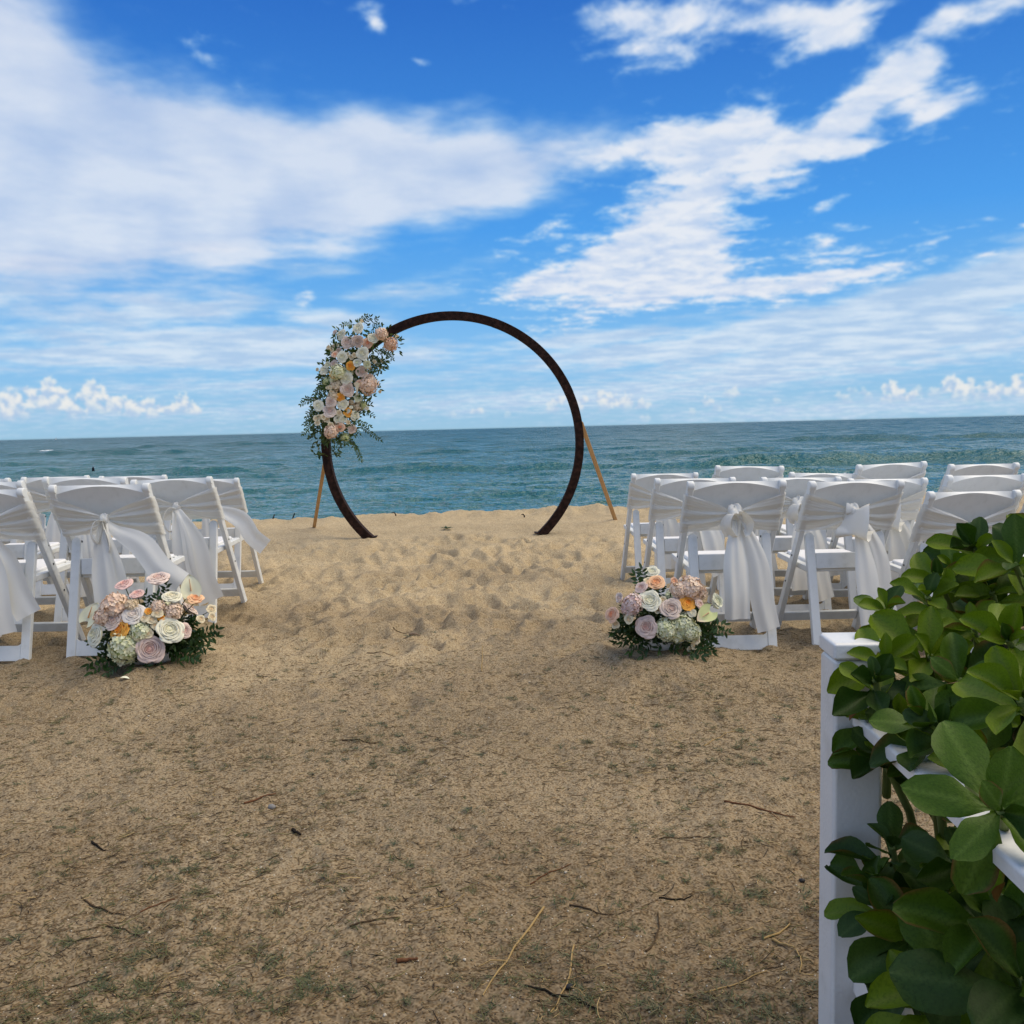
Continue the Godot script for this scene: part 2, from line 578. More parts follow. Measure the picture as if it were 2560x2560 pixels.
const ROSETTES := [
	[0.468, 0.718, -0.85, 1.08],
	[0.52, 0.763, -1.25, 0.85],
	[0.512, 0.512, -1.2, 0.9],
	[0.479, 0.443, -1.17, 1],
	[0.528, 0.575, -1.03, 0.8],
	[0.547, 0.497, -1.13, 1.1],
	[0.499, 0.452, -1, 1.3],
	[0.744, 0.889, -1.45, 0.95],
	[0.566, 0.813, -1.36, 0.8],
	[0.674, 0.844, -1.42, 0.8],
	[0.638, 0.825, -1.38, 0.8],
	[0.715, 0.889, -1.28, 0.95],
	[0.659, 0.798, -1.28, 0.9],
	[0.579, 0.769, -1.24, 1],
	[0.803, 0.897, -1.38, 1],
	[0.576, 0.76, -1.15, 0.9],
	[0.637, 0.812, -1.15, 0.9],
	[0.543, 0.635, -1.2, 0.9],
	[0.523, 0.716, -1.08, 1],
	[0.569, 0.78, -1, 1.2],
	[0.497, 0.448, -1.1, 1.1],
	[0.517, 0.549, -0.95, 1.3],
	[0.513, 0.524, -0.88, 1.4],
	[0.481, 0.4, -1.02, 1.1],
	[0.507, 0.685, -1.24, 0.8],
	[0.547, 0.692, -1.05, 1],
	[0.782, 0.832, -1.6, 0.9],
	[0.748, 0.826, -1.4, 0.9],
	[0.486, 0.748, -1.2, 0.7],
	[0.498, 0.644, -1.21, 0.75],
	[0.489, 0.477, -1.19, 0.75],
	[0.483, 0.366, -1.12, 0.9],
	[0.521, 0.695, -1.19, 0.8],
	[0.507, 0.725, -1.1, 0.9],
	[0.492, 0.7, -0.96, 1],
	[0.506, 0.693, -1.12, 0.8],
]
const STICKS := [
	[-0.633, -3.185, -0.504, -3.148, 0.006, "brown", "dark brown twig lying across the middle of the open sand"],
	[-0.827, -2.637, -0.75, -2.708, 0.007, "rust", "rust brown strip of bark half buried in the sand"],
	[-1.177, -2.4, -1.118, -2.35, 0.007, "dark", "short charred stick lying alone on the sand"],
	[-0.635, -2.448, -0.604, -2.413, 0.011, "dark", "stubby round piece of driftwood beside a pebble"],
	[-1.051, -2.078, -0.922, -2.013, 0.005, "brown", "long straight twig beside a patch of green grass"],
	[-0.383, -1.922, -0.275, -1.955, 0.005, "brown", "long thin twig lying level near the front of the sand"],
	[-0.945, -1.969, -0.848, -1.921, 0.004, "brown", "thin brown twig below the long straight one"],
	[-0.887, -2.017, -0.826, -2.07, 0.004, "rust", "reddish stem rising slightly towards the sea"],
	[-0.261, -1.782, -0.218, -1.785, 0.01, "rust", "thick short reddish stick near the straw runner"],
	[-0.234, -1.97, -0.136, -2.053, 0.003, "straw", "fine straw stem leaning towards the grass"],
	[0.051, -2.018, -0.078, -1.658, 0.006, "straw", "long pale jointed straw runner crossing the sand"],
	[0.109, -1.854, 0.051, -1.603, 0.005, "straw", "pale straw stalk beside the long jointed runner"],
	[0.112, -2.016, 0.207, -1.958, 0.005, "brown", "brown twig pointing at the planter post"],
	[0.321, -2.022, 0.401, -2.044, 0.005, "dark", "dark twig lying over a small grass tuft"],
	[0.594, -2.538, 0.773, -2.455, 0.006, "rust", "longest rusty twig between the planter and the rose bowl"],
	[0.262, -1.82, 0.31, -1.97, 0.005, "brown", "brown twig pointing straight out to sea"],
	[0.521, -1.861, 0.592, -1.914, 0.006, "straw", "bent straw piece by the foot of the planter post"],
	[0.538, -1.857, 0.57, -1.807, 0.007, "straw", "thick straw stub beside the planter post"],
	[0.57, -1.8, 0.547, -1.704, 0.004, "straw", "straight straw pointing away from the planter post"],
	[0.023, -2.116, 0.127, -2.181, 0.004, "rust", "curved rusty stem in front of the aisle"],
	[0.638, -3.023, 0.814, -3.216, 0.004, "straw", "arched tan grass stem beside a tuft"],
	[0.369, -2.317, 0.508, -2.321, 0.004, "brown", "grey brown twig lying level before the planter"],
	[0.002, -1.684, 0.141, -1.61, 0.006, "dark", "dark root lying at the very front edge of the sand"],
	[0.348, -1.658, 0.487, -1.719, 0.004, "straw", "long fine grass stem beside the planter foot"],
	[-0.56, -4.707, -0.505, -4.738, 0.016, "grey", "smooth grey driftwood stub in the aisle"],
	[-0.732, -4.396, -0.605, -4.403, 0.005, "brown", "slender twig in the aisle beside the driftwood stub"],
	[-0.677, -4.967, -0.593, -5.008, 0.005, "brown", "small twig in the aisle above the driftwood stub"],
	[-0.156, -4.049, -0.153, -4.153, 0.006, "straw", "upright dry grass stump in the middle of the aisle"],
]

# ---------------------------------------------------------------- naming helpers

func numbered(called: String) -> String:
	var k: int = used.get(called, -1) + 1
	used[called] = k
	return called if k == 0 else "%s_%03d" % [called, k]


func tag(o: Node3D, label: String, category: String, group := "", kind := "") -> Node3D:
	if label: o.set_meta("label", label)
	if category: o.set_meta("category", category)
	if group: o.set_meta("group", group)
	if kind: o.set_meta("kind", kind)
	return o


func thing(called: String, label: String, category: String, at := Vector3.ZERO, turn := 0.0, group := "") -> Node3D:
	var o := Node3D.new()
	o.name = numbered(called)
	add_child(o)
	o.position = at
	o.rotation.y = turn
	return tag(o, label, category, group)


func part(called: String, m: Mesh, mat: Material, parent: Node, t := Transform3D.IDENTITY) -> MeshInstance3D:
	var o := MeshInstance3D.new()
	if parent == self:
		o.name = numbered(called)
	else:
		var own: Dictionary = parent.get_meta("names", {})
		var k: int = own.get(called, -1) + 1
		own[called] = k
		parent.set_meta("names", own)
		o.name = called if k == 0 else "%s_%03d" % [called, k]
	o.mesh = m
	o.material_override = mat
	parent.add_child(o, true)
	o.transform = t
	return o


func many(called: String, m: Mesh, mat: Material, where: Array, tints: Array, parent: Node) -> MultiMeshInstance3D:
	var mm := MultiMesh.new()
	mm.transform_format = MultiMesh.TRANSFORM_3D
	mm.use_colors = true
	mm.mesh = m
	mm.instance_count = where.size()
	for k in where.size():
		mm.set_instance_transform(k, where[k])
		mm.set_instance_color(k, tints[k])
	var o := MultiMeshInstance3D.new()
	o.name = numbered(called) if parent == self else called
	o.multimesh = mm
	o.material_override = mat
	parent.add_child(o, true)
	o.set_meta("kind", "stuff")
	return o


func lin(r: float, g: float, b: float) -> Color:
	return Color(r, g, b).linear_to_srgb()


func mat(col: Color, rough: float, spec := 0.5) -> StandardMaterial3D:
	var m := StandardMaterial3D.new()
	m.albedo_color = col
	m.roughness = rough
	m.metallic_specular = spec
	m.cull_mode = BaseMaterial3D.CULL_DISABLED
	return m


func noise(freq: float, octaves := 1, sd := 1, kind := FastNoiseLite.TYPE_SIMPLEX_SMOOTH) -> FastNoiseLite:
	var f := FastNoiseLite.new()
	f.noise_type = kind
	f.frequency = freq
	f.seed = sd
	f.fractal_octaves = octaves
	f.fractal_type = FastNoiseLite.FRACTAL_FBM if octaves > 1 else FastNoiseLite.FRACTAL_NONE
	return f


func noise_texture(f: FastNoiseLite, size: int, ramp: Gradient = null, bump := 0.0) -> NoiseTexture2D:
	var t := NoiseTexture2D.new()
	t.width = size
	t.height = size
	t.seamless = true
	t.noise = f
	if ramp: t.color_ramp = ramp
	if bump > 0.0:
		t.as_normal_map = true
		t.bump_strength = bump
	return t


func ramp(stops: Array) -> Gradient:
	var g := Gradient.new()
	g.offsets = PackedFloat32Array(stops.map(func(s): return s[0]))
	g.colors = PackedColorArray(stops.map(func(s): return s[1]))
	return g


func axes(up: Vector3, spin: float) -> Basis:
	up = up.normalized()
	var x := up.cross(Vector3.BACK if absf(up.z) < 0.9 else Vector3.RIGHT).normalized()
	return Basis(x, up, x.cross(up)) * Basis(Vector3.UP, spin)

# ---------------------------------------------------------------- the scene, in order

func _ready() -> void:
	rng.seed = 7
	var cam := Camera3D.new()
	cam.name = "camera"
	cam.position = Vector3(0, 1.10, 0)
	cam.rotation_degrees = Vector3(-5.3, 0, -1.39)
	cam.fov = 58.9
	cam.near = 0.05
	cam.far = 30000.0
	add_child(cam)

	var sun := DirectionalLight3D.new()
	sun.name = "sun"
	sun.rotation_degrees = Vector3(-58, 97, 0)
	sun.light_energy = 0.5
	sun.light_color = Color(1.0, 0.93, 0.79)
	sun.light_angular_distance = 65.0
	sun.shadow_enabled = true
	sun.sky_mode = DirectionalLight3D.SKY_MODE_LIGHT_ONLY
	add_child(sun)

	var env := Environment.new()
	env.background_mode = Environment.BG_SKY
	env.sky = Sky.new()
	env.sky.sky_material = make_sky()
	env.sky_rotation = Vector3(0, PI, 0)
	env.background_energy_multiplier = 0.5
	env.tonemap_mode = Environment.TONE_MAPPER_LINEAR
	env.tonemap_exposure = 2.0
	env.sdfgi_enabled = true
	env.ssao_enabled = true
	env.ssil_enabled = true
	var we := WorldEnvironment.new()
	we.name = "world_environment"
	we.environment = env
	add_child(we)

	make_materials()
	prepare_ground()
	make_sand()
	make_sea()
	make_arch()
	make_planter()
	make_chairs()
	make_arch_flowers()
	make_bowls()
	make_shrub()
	make_litter()
	make_small_things()

# ---------------------------------------------------------------- sky

const GW := 352
const GH := 200
const CELL := 0.25
var dens := []
var n_soft: FastNoiseLite
var n_tex: FastNoiseLite
var n_veil: FastNoiseLite
var n_cover: FastNoiseLite
var n_warp: FastNoiseLite

func make_sky() -> PanoramaSkyMaterial:
	n_soft = noise(1.3, 4, 11)
	n_tex = noise(5.0, 5, 12)
	n_tex.fractal_gain = 0.58
	n_veil = noise(1.5, 5, 13)
	n_cover = noise(0.5, 3, 14)
	n_warp = noise(3.0, 2, 15)
	for g in 3:
		var d := PackedFloat32Array()
		d.resize(GW * GH)
		dens.append(d)
	for b in CLOUDS:
		var d: PackedFloat32Array = dens[b[0]]
		var ca := cos(deg_to_rad(b[5]))
		var sa := sin(deg_to_rad(b[5]))
		var reach := maxf(b[3], b[4]) * 1.9
		var x0 := clampi(int((b[1] - reach + 44.0) / CELL), 0, GW - 1)
		var x1 := clampi(int((b[1] + reach + 44.0) / CELL), 0, GW - 1)
		var y0 := clampi(int((b[2] - reach + 2.0) / CELL), 0, GH - 1)
		var y1 := clampi(int((b[2] + reach + 2.0) / CELL), 0, GH - 1)
		for y in range(y0, y1 + 1):
			for x in range(x0, x1 + 1):
				var dx: float = x * CELL - 44.0 - b[1]
				var dy: float = y * CELL - 2.0 - b[2]
				var u: float = (dx * ca + dy * sa) / b[3]
				var w: float = (dy * ca - dx * sa) / b[4]
				var a: float = b[6] * exp(-1.3 * (u * u + w * w))
				var k := y * GW + x
				d[k] = maxf(d[k], a) + 0.35 * minf(d[k], a)
		dens[b[0]] = d
	var low := Image.create(1024, 512, false, Image.FORMAT_RGBA8)
	for y in 512:
		var el := 90.0 - (y + 0.5) * 180.0 / 512.0
		if el < -2.0:
			for x in 1024:
				low.set_pixel(x, y, Color(0.36, 0.46, 0.5))
			continue
		for x in 1024:
			low.set_pixel(x, y, sky_at((x + 0.5) * 360.0 / 1024.0 - 180.0, el))
	low.resize(4096, 2048, Image.INTERPOLATE_CUBIC)
	var r := RandomNumberGenerator.new()
	r.seed = 3
	var px0 := int((180.0 - 37.0) / 360.0 * 4096.0)
	var px1 := int((180.0 + 37.0) / 360.0 * 4096.0)
	var py0 := int((90.0 - 34.0) / 180.0 * 2048.0)
	var py1 := int((90.0 + 0.4) / 180.0 * 2048.0)
	for y in range(py0, py1):
		var el := 90.0 - (y + 0.5) * 180.0 / 2048.0
		for x in range(px0, px1):
			var col := sky_at((x + 0.5) * 360.0 / 4096.0 - 180.0, el)
			var j := r.randf_range(-0.5, 0.5) / 255.0
			low.set_pixel(x, y, Color(col.r + j, col.g + j, col.b + j))
	# heaped clouds standing along the horizon
	var edge := noise(1.6, 4, 21)
	for p in PUFFS:
		var cx: float = (p[0] + 180.0) / 360.0 * 4096.0
		var cy: float = (90.0 - p[1]) / 180.0 * 2048.0
		var rad: float = p[2] * 4096.0 / 360.0
		var reach := int(rad * 1.5) + 2
		for y in range(int(cy) - reach, mini(int(cy) + reach, 1023)):
			for x in range(int(cx) - reach, int(cx) + reach):
				var dx := (x + 0.5 - cx) / rad
				var dy := (cy - y - 0.5) / rad
				var q := edge.get_noise_2d(x * 0.09, y * 0.09)
				var d := sqrt(dx * dx + dy * dy * (1.0 if dy > 0.0 else 1.5)) + q * 0.75
				var a: float = smoothstep(1.10, 0.62, d) * smoothstep(-1.2, 0.1, dy + 0.3 * q) * p[3]
				if a <= 0.0:
					continue
				var lit := smoothstep(-0.5, 0.75, dy * 0.8 + dx * 0.15 - q * 1.3)
				var col := Color(0.72, 0.80, 0.905).lerp(Color(0.925, 0.93, 0.925), lit)
				low.set_pixel(x, y, low.get_pixel(x, y).lerp(col, a * 0.80))
	var m := PanoramaSkyMaterial.new()
	m.panorama = ImageTexture.create_from_image(low)
	return m


func sample(g: int, az: float, el: float) -> float:
	var x := (az + 44.0) / CELL
	var y := (el + 2.0) / CELL
	if x < 0.0 or y < 0.0 or x >= GW - 1.01 or y >= GH - 1.01:
		return 0.0
	var xi := int(x)
	var yi := int(y)
	var fx := x - xi
	var fy := y - yi
	var d: PackedFloat32Array = dens[g]
	var k := yi * GW + xi
	return lerpf(lerpf(d[k], d[k + 1], fx), lerpf(d[k + GW], d[k + GW + 1], fx), fy)


func sky_at(az: float, el: float) -> Color:
	var e := maxf(el, 0.0)
	var col: Color
	if e < 4.5:
		col = Color(0.62, 0.78, 0.885).lerp(Color(0.535, 0.76, 0.94), e / 4.5)
	elif e < 12.0:
		col = Color(0.535, 0.76, 0.94).lerp(Color(0.315, 0.625, 0.925), (e - 4.5) / 7.5)
	elif e < 24.0:
		col = Color(0.315, 0.625, 0.925).lerp(Color(0.195, 0.445, 0.79), (e - 12.0) / 12.0)
	else:
		col = Color(0.195, 0.445, 0.79).lerp(Color(0.12, 0.30, 0.62), clampf((e - 24.0) / 50.0, 0.0, 1.0))
	var ra := deg_to_rad(az)
	var re := deg_to_rad(e)
	var up := sin(re) + 0.07
	var px := sin(ra) * cos(re) / up
	var py := cos(ra) * cos(re) / up
	var out_of := maxf(smoothstep(27.0, 37.0, absf(az)), smoothstep(23.0, 30.0, e))
	var w := n_warp.get_noise_2d(px, py)
	var d0 := 0.0
	var d1 := 0.0
	var d2 := 0.0
	if out_of < 1.0:
		d0 = sample(0, az, el)
		d1 = sample(1, az + w * 0.7, el + w * 0.35)
		d2 = sample(2, az, el)
	if out_of > 0.0:
		var cv := n_cover.get_noise_2d(px, py)
		d0 = lerpf(d0, smoothstep(-0.30, 0.25, cv) * 1.0, out_of)
		d1 = lerpf(d1, smoothstep(-0.05, 0.4, -cv) * 1.0, out_of)
		d2 = lerpf(d2, smoothstep(12.0, 3.0, e) * 0.8, out_of)
	if d2 > 0.02:
		var q := n_veil.get_noise_2d(px * 1.1 + 40.0, py * 1.1)
		var q2 := n_tex.get_noise_2d(px * 0.55 + 9.0, py * 0.8)
		var a2 := smoothstep(0.0, 0.95, d2 * 1.3 + q * 0.44 + q2 * 0.30) * 0.86
		var s2 := clampf(0.5 - q * 1.1 + q2 * 0.8, 0.0, 1.0)
		col = col.lerp(Color(0.715, 0.81, 0.92).lerp(Color(0.875, 0.915, 0.96), s2), a2)
	if d0 > 0.02:
		var q := n_soft.get_noise_2d(px * 1.2, py * 1.2)
		var q2 := n_tex.get_noise_2d(px * 0.6, py * 0.6)
		var a0 := smoothstep(0.13, 1.02, d0 + q * 0.34 + q2 * 0.32)
		var shade := clampf(0.70 + q * 0.75 + q2 * 0.45 - 0.55 * smoothstep(13.0, 7.0, e), 0.0, 1.0)
		col = col.lerp(Color(0.735, 0.80, 0.915).lerp(Color(0.90, 0.915, 0.955), shade), a0 * 0.88)
	if d1 > 0.02:
		var q := n_tex.get_noise_2d(px + w * 0.06, py + w * 0.05)
		var q2 := n_soft.get_noise_2d(px * 2.6 + 7.0, py * 2.6)
		var a1 := smoothstep(0.20, 1.16, d1 * 1.10 + q * 0.60 + q2 * 0.22 + n_tex.get_noise_2d(px * 3.1, py * 2.3) * 0.22)
		var shade := clampf(0.6 + q * 1.1 - q2 * 0.5, 0.0, 1.0)
		col = col.lerp(Color(0.76, 0.83, 0.935).lerp(Color(0.915, 0.93, 0.96), shade), a1 * 0.97)
	return col

# ---------------------------------------------------------------- materials

func tinted(rough: float, spec := 0.5) -> StandardMaterial3D:
	var m := mat(Color.WHITE, rough, spec)
	m.vertex_color_use_as_albedo = true
	return m


func make_materials() -> void:
	var scuff := noise_texture(noise(0.012, 4, 31), 512, ramp([[0.0, Color(0.91, 0.91, 0.90)], [0.35, Color(0.975, 0.975, 0.975)], [1.0, Color(1, 1, 1)]]))
	var resin := mat(lin(0.785, 0.80, 0.79), 0.42)
	resin.albedo_texture = scuff
	resin.uv1_triplanar = true
	resin.uv1_scale = Vector3.ONE * 2.0
	resin.heightmap_enabled = true
	resin.heightmap_texture = noise_texture(noise(0.09, 3, 33), 512)
	resin.heightmap_scale = 0.03
	M.resin = resin
	M.vinyl = mat(lin(0.82, 0.82, 0.83), 0.5)
	var vinyl: StandardMaterial3D = M.vinyl
	vinyl.uv1_triplanar = true
	vinyl.uv1_scale = Vector3.ONE * 2.0
	vinyl.heightmap_enabled = true
	vinyl.heightmap_texture = resin.heightmap_texture
	vinyl.heightmap_scale = 0.12
	M.screw = mat(lin(0.02, 0.02, 0.022), 0.5)
	var satin := mat(lin(0.81, 0.80, 0.76), 0.40)
	satin.backlight_enabled = true
	satin.backlight = Color(0.52, 0.51, 0.47)
	satin.rim_enabled = true
	satin.rim = 0.3
	satin.uv1_triplanar = true
	satin.uv1_scale = Vector3.ONE * 1.6
	satin.heightmap_enabled = true
	satin.heightmap_texture = noise_texture(noise(0.02, 3, 35), 512)
	satin.heightmap_scale = 0.06
	M.satin = satin
	var sheer: StandardMaterial3D = satin.duplicate()
	sheer.transparency = BaseMaterial3D.TRANSPARENCY_ALPHA
	sheer.albedo_color.a = 0.76
	M.sheer = sheer

	var wood := StandardMaterial3D.new()
	var grain := noise(0.02, 4, 41)
	wood.albedo_texture = noise_texture(grain, 512, ramp([[0.0, lin(0.010, 0.005, 0.0035)], [0.5, lin(0.026, 0.0125, 0.009)], [1.0, lin(0.055, 0.025, 0.017)]]))
	wood.uv1_triplanar = true
	wood.uv1_scale = Vector3(1.5, 1.5, 6.0)
	wood.roughness = 0.75
	wood.metallic_specular = 0.25
	wood.heightmap_enabled = true
	wood.heightmap_texture = noise_texture(grain, 512)
	wood.heightmap_scale = 0.1
	M.dark_wood = wood
	var pine := StandardMaterial3D.new()
	pine.albedo_texture = noise_texture(noise(0.03, 3, 43), 256, ramp([[0.0, lin(0.34, 0.18, 0.07)], [0.6, lin(0.50, 0.30, 0.13)], [1.0, lin(0.60, 0.40, 0.2)]]))
	pine.uv1_triplanar = true
	pine.uv1_scale = Vector3(6.0, 0.8, 6.0)
	pine.roughness = 0.65
	M.pine = pine

	var pvc := mat(lin(0.78, 0.78, 0.77), 0.38)
	pvc.albedo_texture = scuff
	pvc.uv1_triplanar = true
	pvc.uv1_scale = Vector3.ONE * 1.3
	pvc.heightmap_enabled = true
	pvc.heightmap_texture = noise_texture(noise(0.2, 2, 46), 512)
	pvc.heightmap_scale = 0.05
	M.pvc = pvc
	M.ceramic = mat(lin(0.80, 0.80, 0.78), 0.2)

	var petal := tinted(0.6, 0.35)
	petal.backlight_enabled = true
	petal.backlight = Color(0.3, 0.3, 0.3)
	M.petal = petal
	var leaf := tinted(0.42, 0.45)
	leaf.backlight_enabled = true
	leaf.backlight = Color(0.38, 0.42, 0.2)
	M.leaf = leaf
	var fat := tinted(0.48, 0.34)
	fat.backlight_enabled = true
	fat.backlight = Color(0.52, 0.60, 0.16)
	fat.uv1_triplanar = true
	fat.uv1_scale = Vector3.ONE * 5.0
	fat.albedo_texture = noise_texture(noise(0.02, 4, 51), 256, ramp([[0.0, Color(0.72, 0.76, 0.66)], [0.5, Color(0.95, 0.96, 0.92)], [1.0, Color(1, 1, 1)]]))
	fat.heightmap_enabled = true
	fat.heightmap_texture = noise_texture(noise(0.03, 3, 52), 256)
	fat.heightmap_scale = 0.025
	M.fat_leaf = fat
	M.stem = tinted(0.6, 0.3)
	M.litter = tinted(0.8, 0.2)
	M.foam = mat(lin(0.82, 0.85, 0.87), 0.7)

	# sand: coarse grains of several tones
	var r := RandomNumberGenerator.new()
	r.seed = 77
	var im := Image.create(1024, 1024, false, Image.FORMAT_RGBA8)
	var hm := Image.create(1024, 1024, false, Image.FORMAT_RGBA8)
	for y in 1024:
		for x in 1024:
			var t := r.randf()
			var k := r.randf_range(0.74, 1.12)
			var col := Color(0.93 * k, 0.915 * k, 0.88 * k)
			if t < 0.11:
				col = Color(0.44, 0.39, 0.33)
			elif t < 0.16:
				col = Color(1.0, 0.98, 0.95)
			elif t < 0.26:
				col = Color(0.84 * k, 0.76 * k, 0.64 * k)
			im.set_pixel(x, y, col)
			var h := r.randf()
			hm.set_pixel(x, y, Color(h, h, h))
	hm.resize(512, 512, Image.INTERPOLATE_BILINEAR)
	hm.resize(1024, 1024, Image.INTERPOLATE_BILINEAR)
	var sand := tinted(0.95, 0.2)
	sand.albedo_texture = ImageTexture.create_from_image(im)
	sand.uv1_triplanar = true
	sand.uv1_world_triplanar = true
	sand.uv1_scale = Vector3.ONE * 0.30
	sand.heightmap_enabled = true
	sand.heightmap_texture = ImageTexture.create_from_image(hm)
	sand.heightmap_scale = 0.55
	M.sand = sand

	var water := mat(lin(0.016, 0.115, 0.104), 0.08, 0.42)
	water.cull_mode = BaseMaterial3D.CULL_BACK
	water.uv1_triplanar = true
	water.uv1_world_triplanar = true
	water.uv1_scale = Vector3(0.06, 0.06, 0.11)
	water.normal_enabled = true
	var chop := noise(0.016, 5, 61)
	chop.fractal_gain = 0.62
	water.normal_texture = noise_texture(chop, 1024, null, 18.0)
	water.normal_scale = 1.0
	M.water = water

# ---------------------------------------------------------------- sand

var n_dune: FastNoiseLite
var n_foot: FastNoiseLite
var n_pit: FastNoiseLite
var n_fine: FastNoiseLite
var n_patch: FastNoiseLite
var lift := PackedFloat32Array()
const LX := 401
const LZ := 251
const LC := 0.03

func prepare_ground() -> void:
	n_dune = noise(0.45, 2, 71)
	n_foot = noise(2.6, 4, 72)
	n_pit = noise(2.3, 1, 73, FastNoiseLite.TYPE_CELLULAR)
	n_pit.cellular_return_type = FastNoiseLite.RETURN_DISTANCE
	n_pit.cellular_jitter = 1.0
	n_fine = noise(11.0, 4, 74)
	n_fine.fractal_gain = 0.58
	n_patch = noise(0.9, 3, 75)
	var spots := []
	for c in CHAIRS:
		spots.append(Vector3(c[3], c[5] + 0.012, c[4]))
	spots.append(Vector3(-1.69, 0.04, -4.15))
	spots.append(Vector3(0.687, 0.04, -4.15))
	spots.append(Vector3(-1.45, -0.02, -9.16))
	spots.append(Vector3(0.3, -0.02, -9.16))
	lift.resize(LX * LZ)
	for z in LZ:
		for x in LX:
			var px := -6.0 + x * LC
			var pz := -10.6 + z * LC
			var s := 0.0
			var w := 0.0
			for p in spots:
				var d2: float = (p.x - px) * (p.x - px) + (p.z - pz) * (p.z - pz)
				var k := exp(-d2 / 0.14)
				s += k * p.y
				w += k
			lift[z * LX + x] = s / maxf(w, 0.6)
	for c in CHAIRS:
		for f in [[-0.178, 0.215], [0.178, 0.215], [-0.217, -0.235], [0.217, -0.235]]:
			var q := Vector2(f[0], f[1]).rotated(-deg_to_rad(c[6]))
			stamp(c[3] + q.x, c[4] + q.y, 0.055, 0.055, 0.0, 0.016, 0.0)
	stamp(-1.69, -4.15, 0.34, 0.30, 0.0, 0.03, 0.0)
	stamp(0.687, -4.15, 0.34, 0.30, 0.0, 0.022, 0.0)
	var r := RandomNumberGenerator.new()
	r.seed = 31
	for k in 740:
		var fz := -r.randf_range(4.6, 8.9)
		var fx := r.randf_range(-0.75, 0.75) * -fz
		if k % 4 == 0: fx = r.randf_range(-1.3, 0.5)
		stamp(fx, fz, r.randf_range(0.045, 0.075), r.randf_range(0.10, 0.16), r.randfn(0.0, 0.5), -r.randf_range(0.010, 0.031), r.randf_range(0.25, 0.5))
	for k in 160:
		var fz := -r.randf_range(3.5, 4.8)
		stamp(r.randf_range(-0.6, 0.6) * -fz, fz, 0.055, 0.12, r.randfn(0.0, 0.5), -r.randf_range(0.005, 0.016), 0.3)


# presses an oval into the relief map (or heaps it up), with a rim thrown out round it
func stamp(x: float, z: float, wide: float, long: float, turn: float, deep: float, rim: float) -> void:
	var reach := long * 2.2
	var ca := cos(turn)
	var sa := sin(turn)
	for zi in range(maxi(0, int((z - reach + 10.6) / LC)), mini(LZ - 1, int((z + reach + 10.6) / LC) + 1)):
		for xi in range(maxi(0, int((x - reach + 6.0) / LC)), mini(LX - 1, int((x + reach + 6.0) / LC) + 1)):
			var dx := -6.0 + xi * LC - x
			var dz := -10.6 + zi * LC - z
			var u := (dx * ca + dz * sa) / wide
			var v := (dz * ca - dx * sa) / long
			var q := u * u + v * v
			if q < 6.0:
				lift[zi * LX + xi] += deep * (exp(-q * q) - rim * exp(-pow(sqrt(q) - 1.45, 2.0) * 7.0))


func crest(x: float) -> float:
	return 11.35 + 0.15 * x + 0.12 * n_dune.get_noise_2d(x * 3.0, 4.0)


func sand_h(x: float, z: float) -> float:
	var d := -z
	var far := smoothstep(4.2, 5.6, d)
	var raked := smoothstep(8.3, 9.0, d) * smoothstep(11.4, 10.6, d)
	var h := n_dune.get_noise_2d(x, z) * 0.022 * (0.4 + far) * (1.0 - raked * 0.7)
	var pit := n_pit.get_noise_2d(x + 0.3 * n_foot.get_noise_2d(x * 0.7, z * 0.7), z)
	var foot := n_foot.get_noise_2d(x, z)
	var amp := lerpf(0.35, 1.0, far) * (1.0 - raked * 0.75)
	h += foot * 0.030 * amp
	h += (smoothstep(-0.95, -0.25, pit) - 0.7) * 0.055 * amp
	h += n_fine.get_noise_2d(x, z) * 0.0095
	h += 0.045 * smoothstep(7.0, 9.0, d)
	var gx := (x + 6.0) / LC
	var gz := (z + 10.6) / LC
	if gx > 0.0 and gz > 0.0 and gx < LX - 1.01 and gz < LZ - 1.01:
		var xi := int(gx)
		var zi := int(gz)
		var k := zi * LX + xi
		h += lerpf(lerpf(lift[k], lift[k + 1], gx - xi), lerpf(lift[k + LX], lift[k + LX + 1], gx - xi), gz - zi)
	var c := d - crest(x)
	if c > -0.9:
		h += 0.05 * exp(-pow((c + 0.25) / 0.35, 2.0)) * (0.6 + n_foot.get_noise_2d(x * 0.8, 3.0))
		if c > 0.0:
			h -= 0.17 * c * smoothstep(0.0, 1.2, c)
	return h


